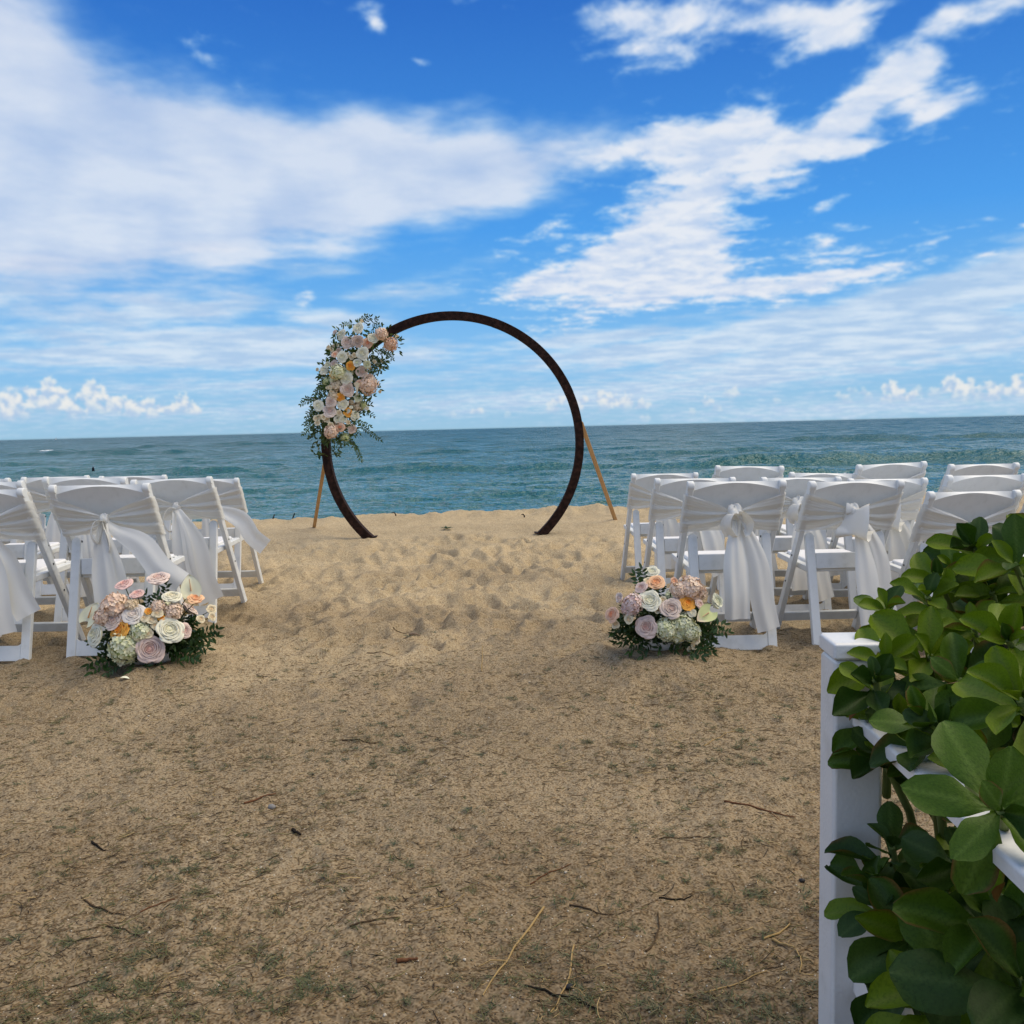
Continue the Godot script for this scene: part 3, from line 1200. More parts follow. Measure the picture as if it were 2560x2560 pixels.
func make_sand() -> void:
	var mb := MB.new()
	var rows := []
	var y := 907.0 * 1.1 / 26.0
	for z in [-60.0, -45.0, -34.0]:
		rows.append(z)
	while y < 760.0:
		rows.append(-907.0 * 1.1 / y)
		y += 0.85 if y > 78.0 else 3.0
	for z in [-1.2, -1.1, -1.0, -0.85, -0.7, -0.5, -0.25, 0.0, 0.5, 1.0, 2.0, 4.0, 8.0, 16.0, 40.0]:
		rows.append(z)
	var cols := []
	for x in [-70.0, -30.0, -14.0, -7.0, -4.0, -2.5, -1.9, -1.5, -1.3]:
		cols.append(x)
	for x in 661:
		cols.append(-1.15 + 2.3 * x / 660.0)
	for x in [1.3, 1.5, 1.9, 2.5, 4.0, 7.0, 14.0, 30.0, 70.0]:
		cols.append(x)
	var p := PackedVector3Array()
	var cc := PackedColorArray()
	for z in rows:
		var half := (maxf(-z, 1.2) * 0.60 + 0.12)
		for u in cols:
			var x: float = u * half
			p.append(Vector3(x, sand_h(x, z), z))
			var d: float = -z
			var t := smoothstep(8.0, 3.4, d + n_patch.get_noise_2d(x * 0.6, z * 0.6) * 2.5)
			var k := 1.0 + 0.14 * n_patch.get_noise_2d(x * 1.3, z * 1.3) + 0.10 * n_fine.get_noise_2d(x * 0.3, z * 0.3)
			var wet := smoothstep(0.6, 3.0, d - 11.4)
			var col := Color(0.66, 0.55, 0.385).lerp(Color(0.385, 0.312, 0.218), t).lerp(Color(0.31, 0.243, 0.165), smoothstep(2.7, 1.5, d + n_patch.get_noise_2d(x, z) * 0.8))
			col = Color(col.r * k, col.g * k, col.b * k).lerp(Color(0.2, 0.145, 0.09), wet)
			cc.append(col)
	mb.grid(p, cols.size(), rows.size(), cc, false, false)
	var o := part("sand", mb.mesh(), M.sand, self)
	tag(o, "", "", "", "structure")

# ---------------------------------------------------------------- sea

const SEA := -1.2
# swells: x from, x to, z at the two ends, height, front width, back width
const SWELLS := [
	[10.0, 60.0, -48.0, -45.5, 0.72, 1.3, 3.0], [10.0, 17.0, -39.5, -39.2, 0.42, 0.8, 2.2], [30.0, 62.0, -101.0, -93.0, 0.7, 2.6, 6.0],
	[-90.0, -42.0, -128.0, -120.0, 0.8, 3.0, 7.0], [-34.0, 3.0, -59.0, -49.5, 0.5, 1.5, 3.6], [-7.0, 1.2, -30.6, -30.4, 0.24, 0.8, 1.8],
	[1.4, 4.6, -32.4, -32.2, 0.2, 0.7, 1.6], [-72.0, -44.0, -180.0, -178.0, 0.8, 4.0, 8.0], [-14.0, -4.0, -36.0, -35.0, 0.2, 1.0, 2.4], [4.0, 30.0, -70.0, -66.0, 0.4, 1.8, 4.0],
	[-50.0, -20.0, -82.0, -78.0, 0.45, 2.0, 5.0], [-10.0, 22.0, -88.0, -84.0, 0.4, 2.0, 5.0], [14.0, 40.0, -58.0, -56.0, 0.3, 1.4, 3.0],
]
var n_wave: FastNoiseLite
var n_chop: FastNoiseLite
var n_wind: FastNoiseLite

func sea_h(x: float, z: float) -> float:
	var d := maxf(-z, 12.0)
	var h := n_wave.get_noise_2d(x * 0.35, z) * 0.16 * smoothstep(16.0, 40.0, d) * smoothstep(900.0, 300.0, d)
	# wind waves: their length grows with the square root of the distance out, as the water deepens
	var s0 := sqrt(d)
	h += n_wind.get_noise_2d(x * 1.3 / s0, s0 * 9.0) * 0.14 * s0 / 6.0
	if d < 200.0:
		h += n_chop.get_noise_2d(x * 0.6, z) * 0.085 * smoothstep(160.0, 60.0, d)
		for s in SWELLS:
			if x < s[0] - 8.0 or x > s[1] + 8.0:
				continue
			var t: float = clampf((x - s[0]) / (s[1] - s[0]), 0.0, 1.0)
			var zc: float = lerpf(s[2], s[3], t) + 1.4 * n_wave.get_noise_2d(x * 0.5, s[2] * 3.0)
			var q: float = z - zc
			if q > s[5] * 3.0 or q < -s[6] * 3.0:
				continue
			var e: float = s[4] * smoothstep(s[0] - 6.0, s[0] + 3.0, x) * smoothstep(s[1] + 6.0, s[1] - 3.0, x) * (0.8 + 0.5 * n_wave.get_noise_2d(x * 0.9, s[3]))
			var w: float = s[5] if q > 0.0 else s[6]
			h += e * exp(-q * q / (w * w))
	return h


func make_sea() -> void:
	n_wave = noise(0.16, 3, 81)
	n_chop = noise(0.55, 4, 82)
	n_chop.fractal_gain = 0.6
	n_wind = noise(0.55, 3, 83)
	n_wind.fractal_gain = 0.55
	# the water turns deeper in colour and its unresolved ripples rougher with distance
	var edges := [16.0, 40.0, 60.0, 85.0, 120.0, 180.0, 300.0, 600.0, 2600.0, 16000.0]
	for k in edges.size() - 1:
		var t := minf(k / 7.0, 1.0)
		var w: StandardMaterial3D = M.water.duplicate()
		w.albedo_color = lin(lerpf(0.016, 0.012, t), lerpf(0.115, 0.078, t), lerpf(0.104, 0.090, t))
		w.metallic_specular = lerpf(0.42, 0.19, t)
		w.roughness = lerpf(0.08, 0.22, t)
		var o := part("sea", sea_sheet(edges[k], edges[k + 1], 0.0042 if k < 3 else (0.0036 if k < 8 else 0.05), [480, 480, 480, 230, 230, 230, 230, 230, 40][k]), w, self)
		tag(o, "", "", "", "structure")
	foam("white foam tumbling on the small breaker behind the planter-side chairs", 12.9, 14.3, -38.7, 0.22, 150, 61)
	foam("thin whitecap on the far swell across the aisle from the planter", -92.0, -87.0, -178.0, 0.8, 90, 62)


func sea_sheet(near: float, far: float, step: float, across: int) -> ArrayMesh:
	var mb := MB.new()
	var cols := []
	for x in [-14.0, -6.0, -3.0, -2.0, -1.5, -1.2]:
		cols.append(x)
	for x in across + 1:
		cols.append(-1.05 + 2.1 * x / across)
	for x in [1.2, 1.5, 2.0, 3.0, 6.0, 14.0]:
		cols.append(x)
	var num := int(ceil(log(far / near) / step))
	var p := PackedVector3Array()
	for y in num + 1:
		var z: float = -far * pow(near / far, float(y) / num)
		for u in cols:
			var x: float = u * -z * 0.60
			p.append(Vector3(x, SEA + (sea_h(x, z) if far < 3000.0 else 0.0), z))
	mb.sheet(p, cols.size(), num + 1, Color.WHITE)
	return mb.mesh()


func foam(label: String, x0: float, x1: float, z: float, spread: float, count: int, sd: int) -> void:
	var r := RandomNumberGenerator.new()
	r.seed = sd
	var mb := MB.new()
	var k := (x1 - x0) / 3.2 if x1 - x0 < 10.0 else 1.0
	for q in count:
		var u := (r.randf() + r.randf()) * 0.5
		var x := lerpf(x0, x1, u)
		var zz := z + r.randfn(0.0, spread)
		var h := SEA + sea_h(x, zz)
		var size := r.randf_range(0.03, 0.11) * k * (0.5 + 0.8 * (1.0 - absf(u - 0.5)))
		var p := PackedVector3Array()
		for a in 3:
			for b in 6:
				var an := TAU * b / 6.0 + r.randf() * 0.5
				var ra: float = size * [0.05, 0.6, 1.0][a] * r.randf_range(0.6, 1.3)
				p.append(Vector3(x + cos(an) * ra * 1.7, h + 0.02 * k + [0.5, 0.4, -0.3][a] * size * 0.6, zz + sin(an) * ra))
		mb.sheet(p, 6, 3, Color.WHITE, true, true)
	var o := part("sea_foam", mb.mesh(), M.foam, self)
	tag(o, label, "", "", "stuff")

# ---------------------------------------------------------------- arch

const RING := Vector3(-0.579, 0.947, -9.16)

func make_arch() -> void:
	var t := thing("round_arch", "large round dark brown wooden ceremony arch standing open at the sand", "wedding arch", Vector3(RING.x, 0.05, RING.z))
	var o_r := 1.317
	var i_r := 1.236
	var a0 := -47.5
	var a1 := 227.5
	var cuts := [a0, -14.0, 22.0, 70.0, 118.0, 158.0, 196.0, a1]
	for s in cuts.size() - 1:
		var mb := MB.new()
		var num := 24
		var grow: float = 0.0015 if s % 2 == 0 else 0.0
		var lists := [PackedVector3Array(), PackedVector3Array(), PackedVector3Array(), PackedVector3Array()]
		var dz := 0.05 + grow
		var bev := 0.004
		# outer rim, inner rim, two faces: each a strip with its own normals
		for x in num + 1:
			var a := deg_to_rad(lerpf(cuts[s], cuts[s + 1], float(x) / num))
			var e := Vector3(cos(a), sin(a), 0)
			var ctr := Vector3(0, RING.y - 0.05, 0)
			lists[0].append(ctr + e * (o_r + grow) + Vector3(0, 0, dz - bev)); lists[0].append(ctr + e * (o_r + grow) + Vector3(0, 0, bev - dz))
			lists[1].append(ctr + e * (i_r - grow) + Vector3(0, 0, bev - dz)); lists[1].append(ctr + e * (i_r - grow) + Vector3(0, 0, dz - bev))
			lists[2].append(ctr + e * (i_r - grow + bev) + Vector3(0, 0, dz)); lists[2].append(ctr + e * (o_r + grow - bev) + Vector3(0, 0, dz))
			lists[3].append(ctr + e * (o_r + grow - bev) + Vector3(0, 0, -dz)); lists[3].append(ctr + e * (i_r - grow + bev) + Vector3(0, 0, -dz))
		for l in lists:
			mb.sheet(l, 2, num + 1, Color.WHITE)
		# bevels
		for pr in [[0, 0, 2, 1], [1, 1, 2, 0], [0, 1, 3, 0], [1, 0, 3, 1]]:
			var b := PackedVector3Array()
			for x in num + 1:
				b.append(lists[pr[0]][x * 2 + pr[1]]); b.append(lists[pr[2]][x * 2 + pr[3]])
			mb.sheet(b, 2, num + 1, Color.WHITE, false, pr[0] == 0 and pr[1] == 0 or pr[0] == 1 and pr[1] == 0)
		for x in [0, num]:
			mb.quad(lists[0][x * 2], lists[0][x * 2 + 1], lists[1][x * 2], lists[1][x * 2 + 1], Color.WHITE)
		part("ring_segment", mb.mesh(), M.dark_wood, t)
	# short flat shoes under the two ends, mostly under the sand
	for sx in [-1.0, 1.0]:
		var f := MB.new()
		f.cbox(Vector3(0.12, 0.012, 0.12), 0.003, Transform3D(Basis(Vector3.BACK, 0.12 * -sx), Vector3(sx * 0.86, -0.022, 0)), Color.WHITE)
		part("foot_plate", f.mesh(), M.dark_wood, t)
	# raking props of pale timber behind the ring
	for pr in [[Vector3(-1.30, 0.765, -0.03), Vector3(-1.66, -0.09, -0.95)], [Vector3(1.295, 1.09, -0.03), Vector3(1.78, -0.1, -1.12)]]:
		var a: Vector3 = pr[0]
		var b: Vector3 = pr[1]
		var mb := MB.new()
		var up := (a - b).normalized()
		var bs := axes(up, 0.3)
		mb.cbox(Vector3(0.036, (a - b).length(), 0.036), 0.003, Transform3D(bs, (a + b) * 0.5), Color.WHITE)
		part("brace", mb.mesh(), M.pine, t)

# ---------------------------------------------------------------- planter fence

func make_planter() -> void:
	var t := thing("planter_fence", "white vinyl post and rails of the raised planter full of shrubs", "fence", Vector3(0.497, 0, -1.3145), deg_to_rad(-2.5))
	for z in [0.0, 1.15]:
		var mb := MB.new()
		mb.cbox(Vector3(0.072, 0.80, 0.072), 0.007, Transform3D(Basis.IDENTITY, Vector3(0, 0.355, z)), Color.WHITE)
		var post := part("post", mb.mesh(), M.pvc, t)
		var cap := MB.new()
		cap.cbox(Vector3(0.0755, 0.026, 0.0755), 0.005, Transform3D(Basis.IDENTITY, Vector3(0, 0.767, z)), Color.WHITE)
		part("post_cap", cap.mesh(), M.pvc, post)
	for q in [[0.669, 0.024, 0.085, 0.030], [0.287, 0.072, 0.05, 0.018]]:
		var mb := MB.new()
		mb.cbox(Vector3(q[2], q[1], 1.072), 0.006, Transform3D(Basis.IDENTITY, Vector3(q[3], q[0], 0.575)), Color.WHITE)
		part("rail", mb.mesh(), M.pvc, t)

# ---------------------------------------------------------------- chairs and sashes

const TILT := 0.5124

func zpost(y: float) -> float:
	return -0.235 + 0.45 * y / 0.80


func make_chair() -> Node3D:
	var t := thing("folding_chair", "", "chair", Vector3.ZERO, 0.0, "white folding chairs in rows facing the arch")
	var w := Color.WHITE
	for sx in [-1.0, 1.0]:
		var mb := MB.new()
		var a := Vector3(sx * 0.217, -0.035, zpost(-0.035))
		var b := Vector3(sx * 0.217, 0.795, zpost(0.795))
		var bs := Basis(Vector3.RIGHT, TILT)
		mb.cbox(Vector3(0.028, (b - a).length(), 0.044), 0.006, Transform3D(bs, (a + b) * 0.5), w)
		mb.tube(PackedVector3Array([b + Vector3(-0.0155, 0, 0), b + Vector3(-0.012, 0, 0), b + Vector3(0.012, 0, 0), b + Vector3(0.0155, 0, 0)]), PackedFloat32Array([0.019, 0.0232, 0.0232, 0.019]), 20, w)
		var post := part("back_post", mb.mesh(), M.resin, t)
		for y in [0.30, 0.44, 0.62]:
			var s := MB.new()
			s.tube(PackedVector3Array([Vector3(sx * 0.230, y, zpost(y)), Vector3(sx * 0.2335, y, zpost(y))]), PackedFloat32Array([0.0055, 0.0045]), 10, w)
			part("screw", s.mesh(), M.screw, post)
	for sx in [-1.0, 1.0]:
		var o := PackedVector2Array()
		o.append(Vector2(-0.022, 0.0)); o.append(Vector2(0.022, 0.0))
		for k in 9:
			var an := PI * k / 8.0
			o.append(Vector2(cos(an) * 0.022, 0.59 + sin(an) * 0.022))
		var mb := MB.new()
		var lean := atan2(0.14, 0.565)
		mb.plate(o, 0.024, 0.003, Transform3D(Basis(Vector3.RIGHT, -lean), Vector3(sx * 0.178, -0.035, 0.234)), w)
		var leg := part("rear_leg", mb.mesh(), M.resin, t)
		var s := MB.new()
		s.tube(PackedVector3Array([Vector3(sx * 0.1575, 0.54, 0.092), Vector3(sx * 0.1535, 0.54, 0.092)]), PackedFloat32Array([0.006, 0.005]), 10, w)
		part("screw", s.mesh(), M.screw, leg)
	# rear stretcher with filleted ends
	var o2 := PackedVector2Array()
	for p in [[-0.1555, 0.018], [0.1555, 0.018], [0.1555, 0.098], [0.150, 0.090], [0.142, 0.086], [-0.142, 0.086], [-0.150, 0.090], [-0.1555, 0.098]]:
		o2.append(Vector2(p[0], p[1]))
	var rs := MB.new()
	rs.plate(o2, 0.018, 0.003, Transform3D(Basis(Vector3.RIGHT, -atan2(0.14, 0.565)), Vector3(0, 0.0, 0.226)), w)
	part("stretcher", rs.mesh(), M.resin, t)
	var fs := MB.new()
	fs.cbox(Vector3(0.405, 0.056, 0.018), 0.004, Transform3D(Basis(Vector3.RIGHT, TILT), Vector3(0, 0.095, zpost(0.095) - 0.004)), w)
	part("stretcher", fs.mesh(), M.resin, t)
	# seat: a frame and a padded top
	var lean2 := Basis(Vector3.RIGHT, 0.05)
	var fr := MB.new()
	fr.cbox(Vector3(0.036, 0.030, 0.395), 0.005, Transform3D(lean2, Vector3(-0.1785, 0.393, -0.085)), w)
	fr.cbox(Vector3(0.036, 0.030, 0.395), 0.005, Transform3D(lean2, Vector3(0.1785, 0.393, -0.085)), w)
	fr.cbox(Vector3(0.320, 0.030, 0.036), 0.005, Transform3D(lean2, Vector3(0, 0.403, -0.263)), w)
	fr.cbox(Vector3(0.320, 0.028, 0.34), 0.003, Transform3D(lean2, Vector3(0, 0.392, -0.06)), w)
	part("seat_frame", fr.mesh(), M.resin, t)
	var pad := MB.new()
	pad.cbox(Vector3(0.315, 0.020, 0.33), 0.008, Transform3D(lean2, Vector3(0, 0.4135, -0.09)), w)
	part("seat_pad", pad.mesh(), M.vinyl, t)
	var ap := MB.new()
	ap.cbox(Vector3(0.309, 0.078, 0.024), 0.005, Transform3D(Basis(Vector3.RIGHT, -0.12), Vector3(0, 0.4225, 0.112)), w)
	part("apron", ap.mesh(), M.resin, t)
	# curved back panel
	var f := [PackedVector3Array(), PackedVector3Array(), PackedVector3Array(), PackedVector3Array()]
	var num := 20
	for k in num + 1:
		var u := -1.0 + 2.0 * k / num
		var bow := 0.020 * (1.0 - u * u)
		var yt := 0.812
		var yr := 0.806 - 0.034 * u * u
		var yb := 0.598 + 0.030 * (1.0 - u * u)
		var x := 0.204 * u
		var ft := Vector3(x, yt, zpost(yt) - 0.016 - bow * 0.5)
		var rt := Vector3(x, yr, zpost(yr) + 0.015 - bow)
		var rb := Vector3(x, yb, zpost(yb) + 0.015 - bow)
		var fb := Vector3(x, yb + 0.004, zpost(yb) - 0.014 - bow)
		f[0].append(ft); f[0].append(rt)
		f[1].append(rt); f[1].append(rt.lerp(rb, 0.5)); f[1].append(rb)
		f[2].append(rb); f[2].append(fb)
		f[3].append(fb); f[3].append(ft)
	var bp := MB.new()
	bp.sheet(f[0], 2, num + 1, w, false, true)
	bp.sheet(f[1], 3, num + 1, w, false, true)
	bp.sheet(f[2], 2, num + 1, w, false, true)
	bp.sheet(f[3], 2, num + 1, w, false, true)
	part("backrest", bp.mesh(), M.resin, t)
	return t


func ribbon(mb: MB, pts: Array, w0: float, w1: float, d0: Vector3, d1: Vector3, folds: float, amp: float, ph: float) -> void:
	var cv := Curve3D.new()
	var num := pts.size()
	for k in num:
		var tan3: Vector3 = (pts[mini(k + 1, num - 1)] - pts[maxi(k - 1, 0)]) * 0.22
		cv.add_point(pts[k], -tan3, tan3)
	var len := cv.get_baked_length()
	var nv := 26
	var nu := 25
	var p := PackedVector3Array()
	for y in nv + 1:
		var s := float(y) / nv
		var c := cv.sample_baked(len * s, true)
		var ahead := cv.sample_baked(minf(len, len * s + 0.01), true) - cv.sample_baked(maxf(0.0, len * s - 0.01), true)
		var wd := d0.lerp(d1, s)
		wd = (wd - ahead.normalized() * wd.dot(ahead.normalized())).normalized()
		var nn := wd.cross(ahead.normalized())
		var wid := lerpf(w0, w1, smoothstep(0.0, 0.55, s))
		for x in nu:
			var u := -1.0 + 2.0 * x / (nu - 1)
			var off := sin(u * folds + ph + s * 1.4) * amp * smoothstep(0.02, 0.4, s) + sin(u * folds * 2.3 + ph * 2.0 - s * 2.0) * amp * 0.35 + sin(u * folds * 4.3 + ph * 3.0 + s * 3.0) * amp * 0.07 + sin(s * 15.0 + u * 3.0 + ph) * amp * 0.08
			p.append(c + wd * u * wid * 0.5 + nn * off)
	mb.sheet(p, nu, nv + 1, Color.WHITE)


func make_sash(label: String, at: Transform3D, style: int, sd: int) -> void:
	var r := RandomNumberGenerator.new()
	r.seed = 900 + sd * 17
	var t := thing("chair_sash", label, "sash", Vector3.ZERO, 0.0, "ivory sashes tied on the chair backs")
	t.transform = at
	var ky := 0.650 + r.randf_range(-0.012, 0.008)
	if style == 2: ky -= 0.01
	var knot := Vector3(r.randf_range(-0.02, 0.02), ky, zpost(ky) + 0.060)
	# the band: knot - post - across the front - post - knot
	var path := []
	for k in 13:
		var s := k / 12.0
		path.append([lerpf(knot.x - 0.012, -0.232, s), lerpf(0.058, 0.027, s), lerpf(knot.y, 0.662, s), lerpf(0.017, 0.094, pow(s, 0.8)), s])
	path.append([-0.2385, 0.016, 0.662, 0.096, 1.0])
	path.append([-0.2385, -0.018, 0.660, 0.094, 1.0])
	for k in 9:
		var u := -1.0 + k / 4.0
		path.append([0.222 * u, -0.030 - 0.012 * (1.0 - u * u), 0.655, 0.088, 1.0])
	path.append([0.2385, -0.018, 0.660, 0.094, 1.0])
	path.append([0.2385, 0.016, 0.662, 0.096, 1.0])
	for k in 13:
		var s := 1.0 - k / 12.0
		path.append([lerpf(knot.x + 0.012, 0.232, s), lerpf(0.058, 0.027, s), lerpf(knot.y, 0.662, s), lerpf(0.017, 0.094, pow(s, 0.8)), s])
	var nu := 44
	var p := PackedVector3Array()
	var f1 := r.randf_range(7.0, 10.0)
	var f2 := r.randf_range(13.0, 18.0)
	var ph := r.randf() * 6.0
	for k in path.size():
		var q: Array = path[k]
		var pleat: float = 0.0075 * smoothstep(0.0, 0.25, q[4]) * (1.15 - 0.75 * q[4])
		var side := -1.0 if k < path.size() / 2 else 1.0
		var crease: float = 0.0009 * smoothstep(0.05, 0.4, q[4])
		var droop: float = -0.016 * sin(PI * q[4]) * r.randf_range(0.9, 1.1)
		for x in nu:
			var v := -1.0 + 2.0 * x / (nu - 1)
			var y: float = q[2] + v * q[3] + droop * (0.5 - 0.5 * v)
			var off := pleat * (sin(v * f1 + ph * side + q[4] * 2.0) + 0.6 * sin(v * f2 - ph + q[4] * 3.0)) + crease * (sin(v * 31.0 + q[4] * 5.0 + ph) + sin(v * 43.0 - q[4] * 7.0))
			p.append(Vector3(q[0], y, zpost(y) + q[1] + off))
	var mb := MB.new()
	mb.sheet(p, nu, path.size(), Color.WHITE, false, true)
	part("band", mb.mesh(), M.sheer, t)
	# the knot, a lumpy wrapped ball
	var kb := MB.new()
	var big := 1.5 if style in [0, 1] else 0.85
	var kp := PackedVector3Array()
	for y in 11:
		var th := PI * y / 10.0
		for x in 18:
			var an := TAU * x / 18.0
			var rr := 1.0 + 0.22 * sin(an * 2.0 + th * 3.0 + sd) + 0.12 * sin(an * 5.0 - th * 2.0)
			kp.append(knot + Vector3(sin(th) * cos(an) * 0.027 * rr, cos(th) * 0.029 * rr, sin(th) * sin(an) * 0.022 * rr + 0.006) * big)
	kb.sheet(kp, 18, 11, Color.WHITE, true, true)
	part("knot", kb.mesh(), M.satin, t)
	var front := knot + Vector3(0, -0.005, 0.02)
	var loops := []
	var tails := []
	var X := Vector3.RIGHT
	match style:
		0:  # fat knot, short drooping loops, two broad tails
			loops = [[[front, front + Vector3(-0.04, 0.012, 0.045), front + Vector3(-0.058, -0.045, 0.035), front + Vector3(-0.02, -0.095, 0.02), front + Vector3(0.0, -0.02, 0.0)], 0.055, 0.085], [[front, front + Vector3(0.02, 0.012, 0.04), front + Vector3(0.05, -0.03, 0.035), front + Vector3(0.035, -0.075, 0.02), front + Vector3(0.0, -0.02, 0.0)], 0.045, 0.065]]
			tails = [[Vector3(-0.01, -0.47, 0.05), 0.118, -0.02], [Vector3(0.15, -0.53, 0.02), 0.112, 0.05]]
		1:  # one loop flopped over the knot
			loops = [[[front, front + Vector3(0.0, 0.035, 0.03), front + Vector3(-0.02, -0.02, 0.06), front + Vector3(-0.03, -0.09, 0.05), front + Vector3(0.02, -0.08, 0.0)], 0.10, 0.17]]
			tails = [[Vector3(0.07, -0.56, 0.05), 0.115, 0.0], [Vector3(0.17, -0.50, 0.0), 0.105, 0.07]]
		2:  # simple hanging tails
			tails = [[Vector3(r.randf_range(-0.03, 0.04), r.randf_range(-0.52, -0.42), 0.03), 0.115, -0.01], [Vector3(r.randf_range(0.06, 0.13), r.randf_range(-0.5, -0.4), 0.02), 0.115, 0.03]]
			loops = [[[front, front + Vector3(0.03, 0.0, 0.03), front + Vector3(0.045, -0.05, 0.025), front + Vector3(0.015, -0.065, 0.015), front], 0.04, 0.06]]
		3:  # one tail swinging out
			tails = [[Vector3(0.16, -0.36, 0.05), 0.12, 0.05], [Vector3(0.03, -0.44, 0.0), 0.10, 0.0]]
		4:  # two round loops, a tail blown across
			loops = [[[front, front + Vector3(-0.025, 0.0, 0.035), front + Vector3(-0.045, -0.06, 0.035), front + Vector3(-0.022, -0.105, 0.02), front + Vector3(-0.004, -0.05, 0.004), front], 0.04, 0.06],
				[[front, front + Vector3(0.015, -0.02, 0.035), front + Vector3(0.035, -0.09, 0.03), front + Vector3(0.03, -0.135, 0.02), front + Vector3(0.012, -0.06, 0.004), front], 0.035, 0.05]]
			tails = [[Vector3(0.03, -0.50, 0.02), 0.11, -0.02], [Vector3(0.10, -0.46, 0.0), 0.09, 0.0], [Vector3(0.375, -0.285, 0.05), 0.115, 0.07]]
		5:  # tails blown wide
			tails = [[Vector3(0.10, -0.48, 0.05), 0.14, 0.04], [Vector3(0.21, -0.40, 0.0), 0.12, 0.06]]
		6:  # one round loop and long full tails
			loops = [[[front, front + Vector3(-0.03, 0.0, 0.03), front + Vector3(-0.06, -0.06, 0.03), front + Vector3(-0.045, -0.125, 0.015), front + Vector3(-0.01, -0.11, 0.01), front + Vector3(0, -0.03, 0)], 0.03, 0.055]]
			tails = [[Vector3(0.09, -0.45, 0.04), 0.12, 0.0], [Vector3(0.20, -0.52, 0.05), 0.15, 0.06]]
		7:  # a single tail flying out
			tails = [[Vector3(0.42, -0.30, 0.04), 0.12, 0.16], [Vector3(0.02, -0.46, 0.0), 0.09, 0.0]]
	for l in loops:
		var lb := MB.new()
		ribbon(lb, l[0], l[1], l[2], Vector3(0.35, 0.1, 1.0), Vector3(0.5, 0.2, 1.0), 2.0, 0.004, r.randf() * 6.0)
		part("loop", lb.mesh(), M.satin, t)
	for l in tails:
		var e: Vector3 = l[0]
		var tb := MB.new()
		var blow: float = l[2]
		var pts := [front + Vector3(0, -0.005, -0.012), front + Vector3(e.x * 0.12 + blow * 0.3, -0.045, 0.022), front + Vector3(e.x * 0.42 + blow * 0.5, e.y * 0.38, 0.03 + e.z * 0.5), front + Vector3(e.x * 0.72 + blow * 0.2, e.y * 0.75, 0.03 + e.z), front + e + Vector3(0, 0, 0.03)]
		var dirn := Vector3(-e.y, e.x, 0).normalized()
		if dirn.x < 0.0: dirn = -dirn
		ribbon(tb, pts, 0.035, l[1], X, dirn + Vector3(0, 0, r.randf_range(-0.35, 0.15)), r.randf_range(1.6, 2.8), r.randf_range(0.006, 0.010), r.randf() * 6.0)
		part("tail", tb.mesh(), M.satin, t)


func make_chairs() -> void:
	var rows := ["front", "middle", "back"]
	var seats := ["on the aisle", "second from aisle", "third from aisle", "fourth from aisle", "fifth from aisle"]
	var ties := ["fat knot, broad tails", "loop over knot", "plain tails", "tail swung out", "two loops, blown tail", "tails blown wide", "loop, long tails", "flying tail"]
	var proto := make_chair()
	for k in CHAIRS.size():
		var c: Array = CHAIRS[k]
		var side := "planter side" if c[0] == "P" else "opposite the planter"
		var o := proto
		if k > 0:
			o = proto.duplicate()
			o.name = numbered("folding_chair")
			add_child(o)
		o.transform = Transform3D(Basis(Vector3.UP, deg_to_rad(c[6])) * Basis(Vector3.BACK, deg_to_rad(c[7])) * Basis.from_scale(Vector3(1.05, 1.056, 1.0)), Vector3(c[3], c[5], c[4]))
		o.set_meta("label", "white folding chair in the %s row, %s, %s" % [rows[c[1]], seats[c[2]], side])
		make_sash("ivory sash, %s, %s row chair %s, %s" % [ties[c[8]], rows[c[1]], seats[c[2]], side], o.transform, c[8], k)

# ---------------------------------------------------------------- flowers

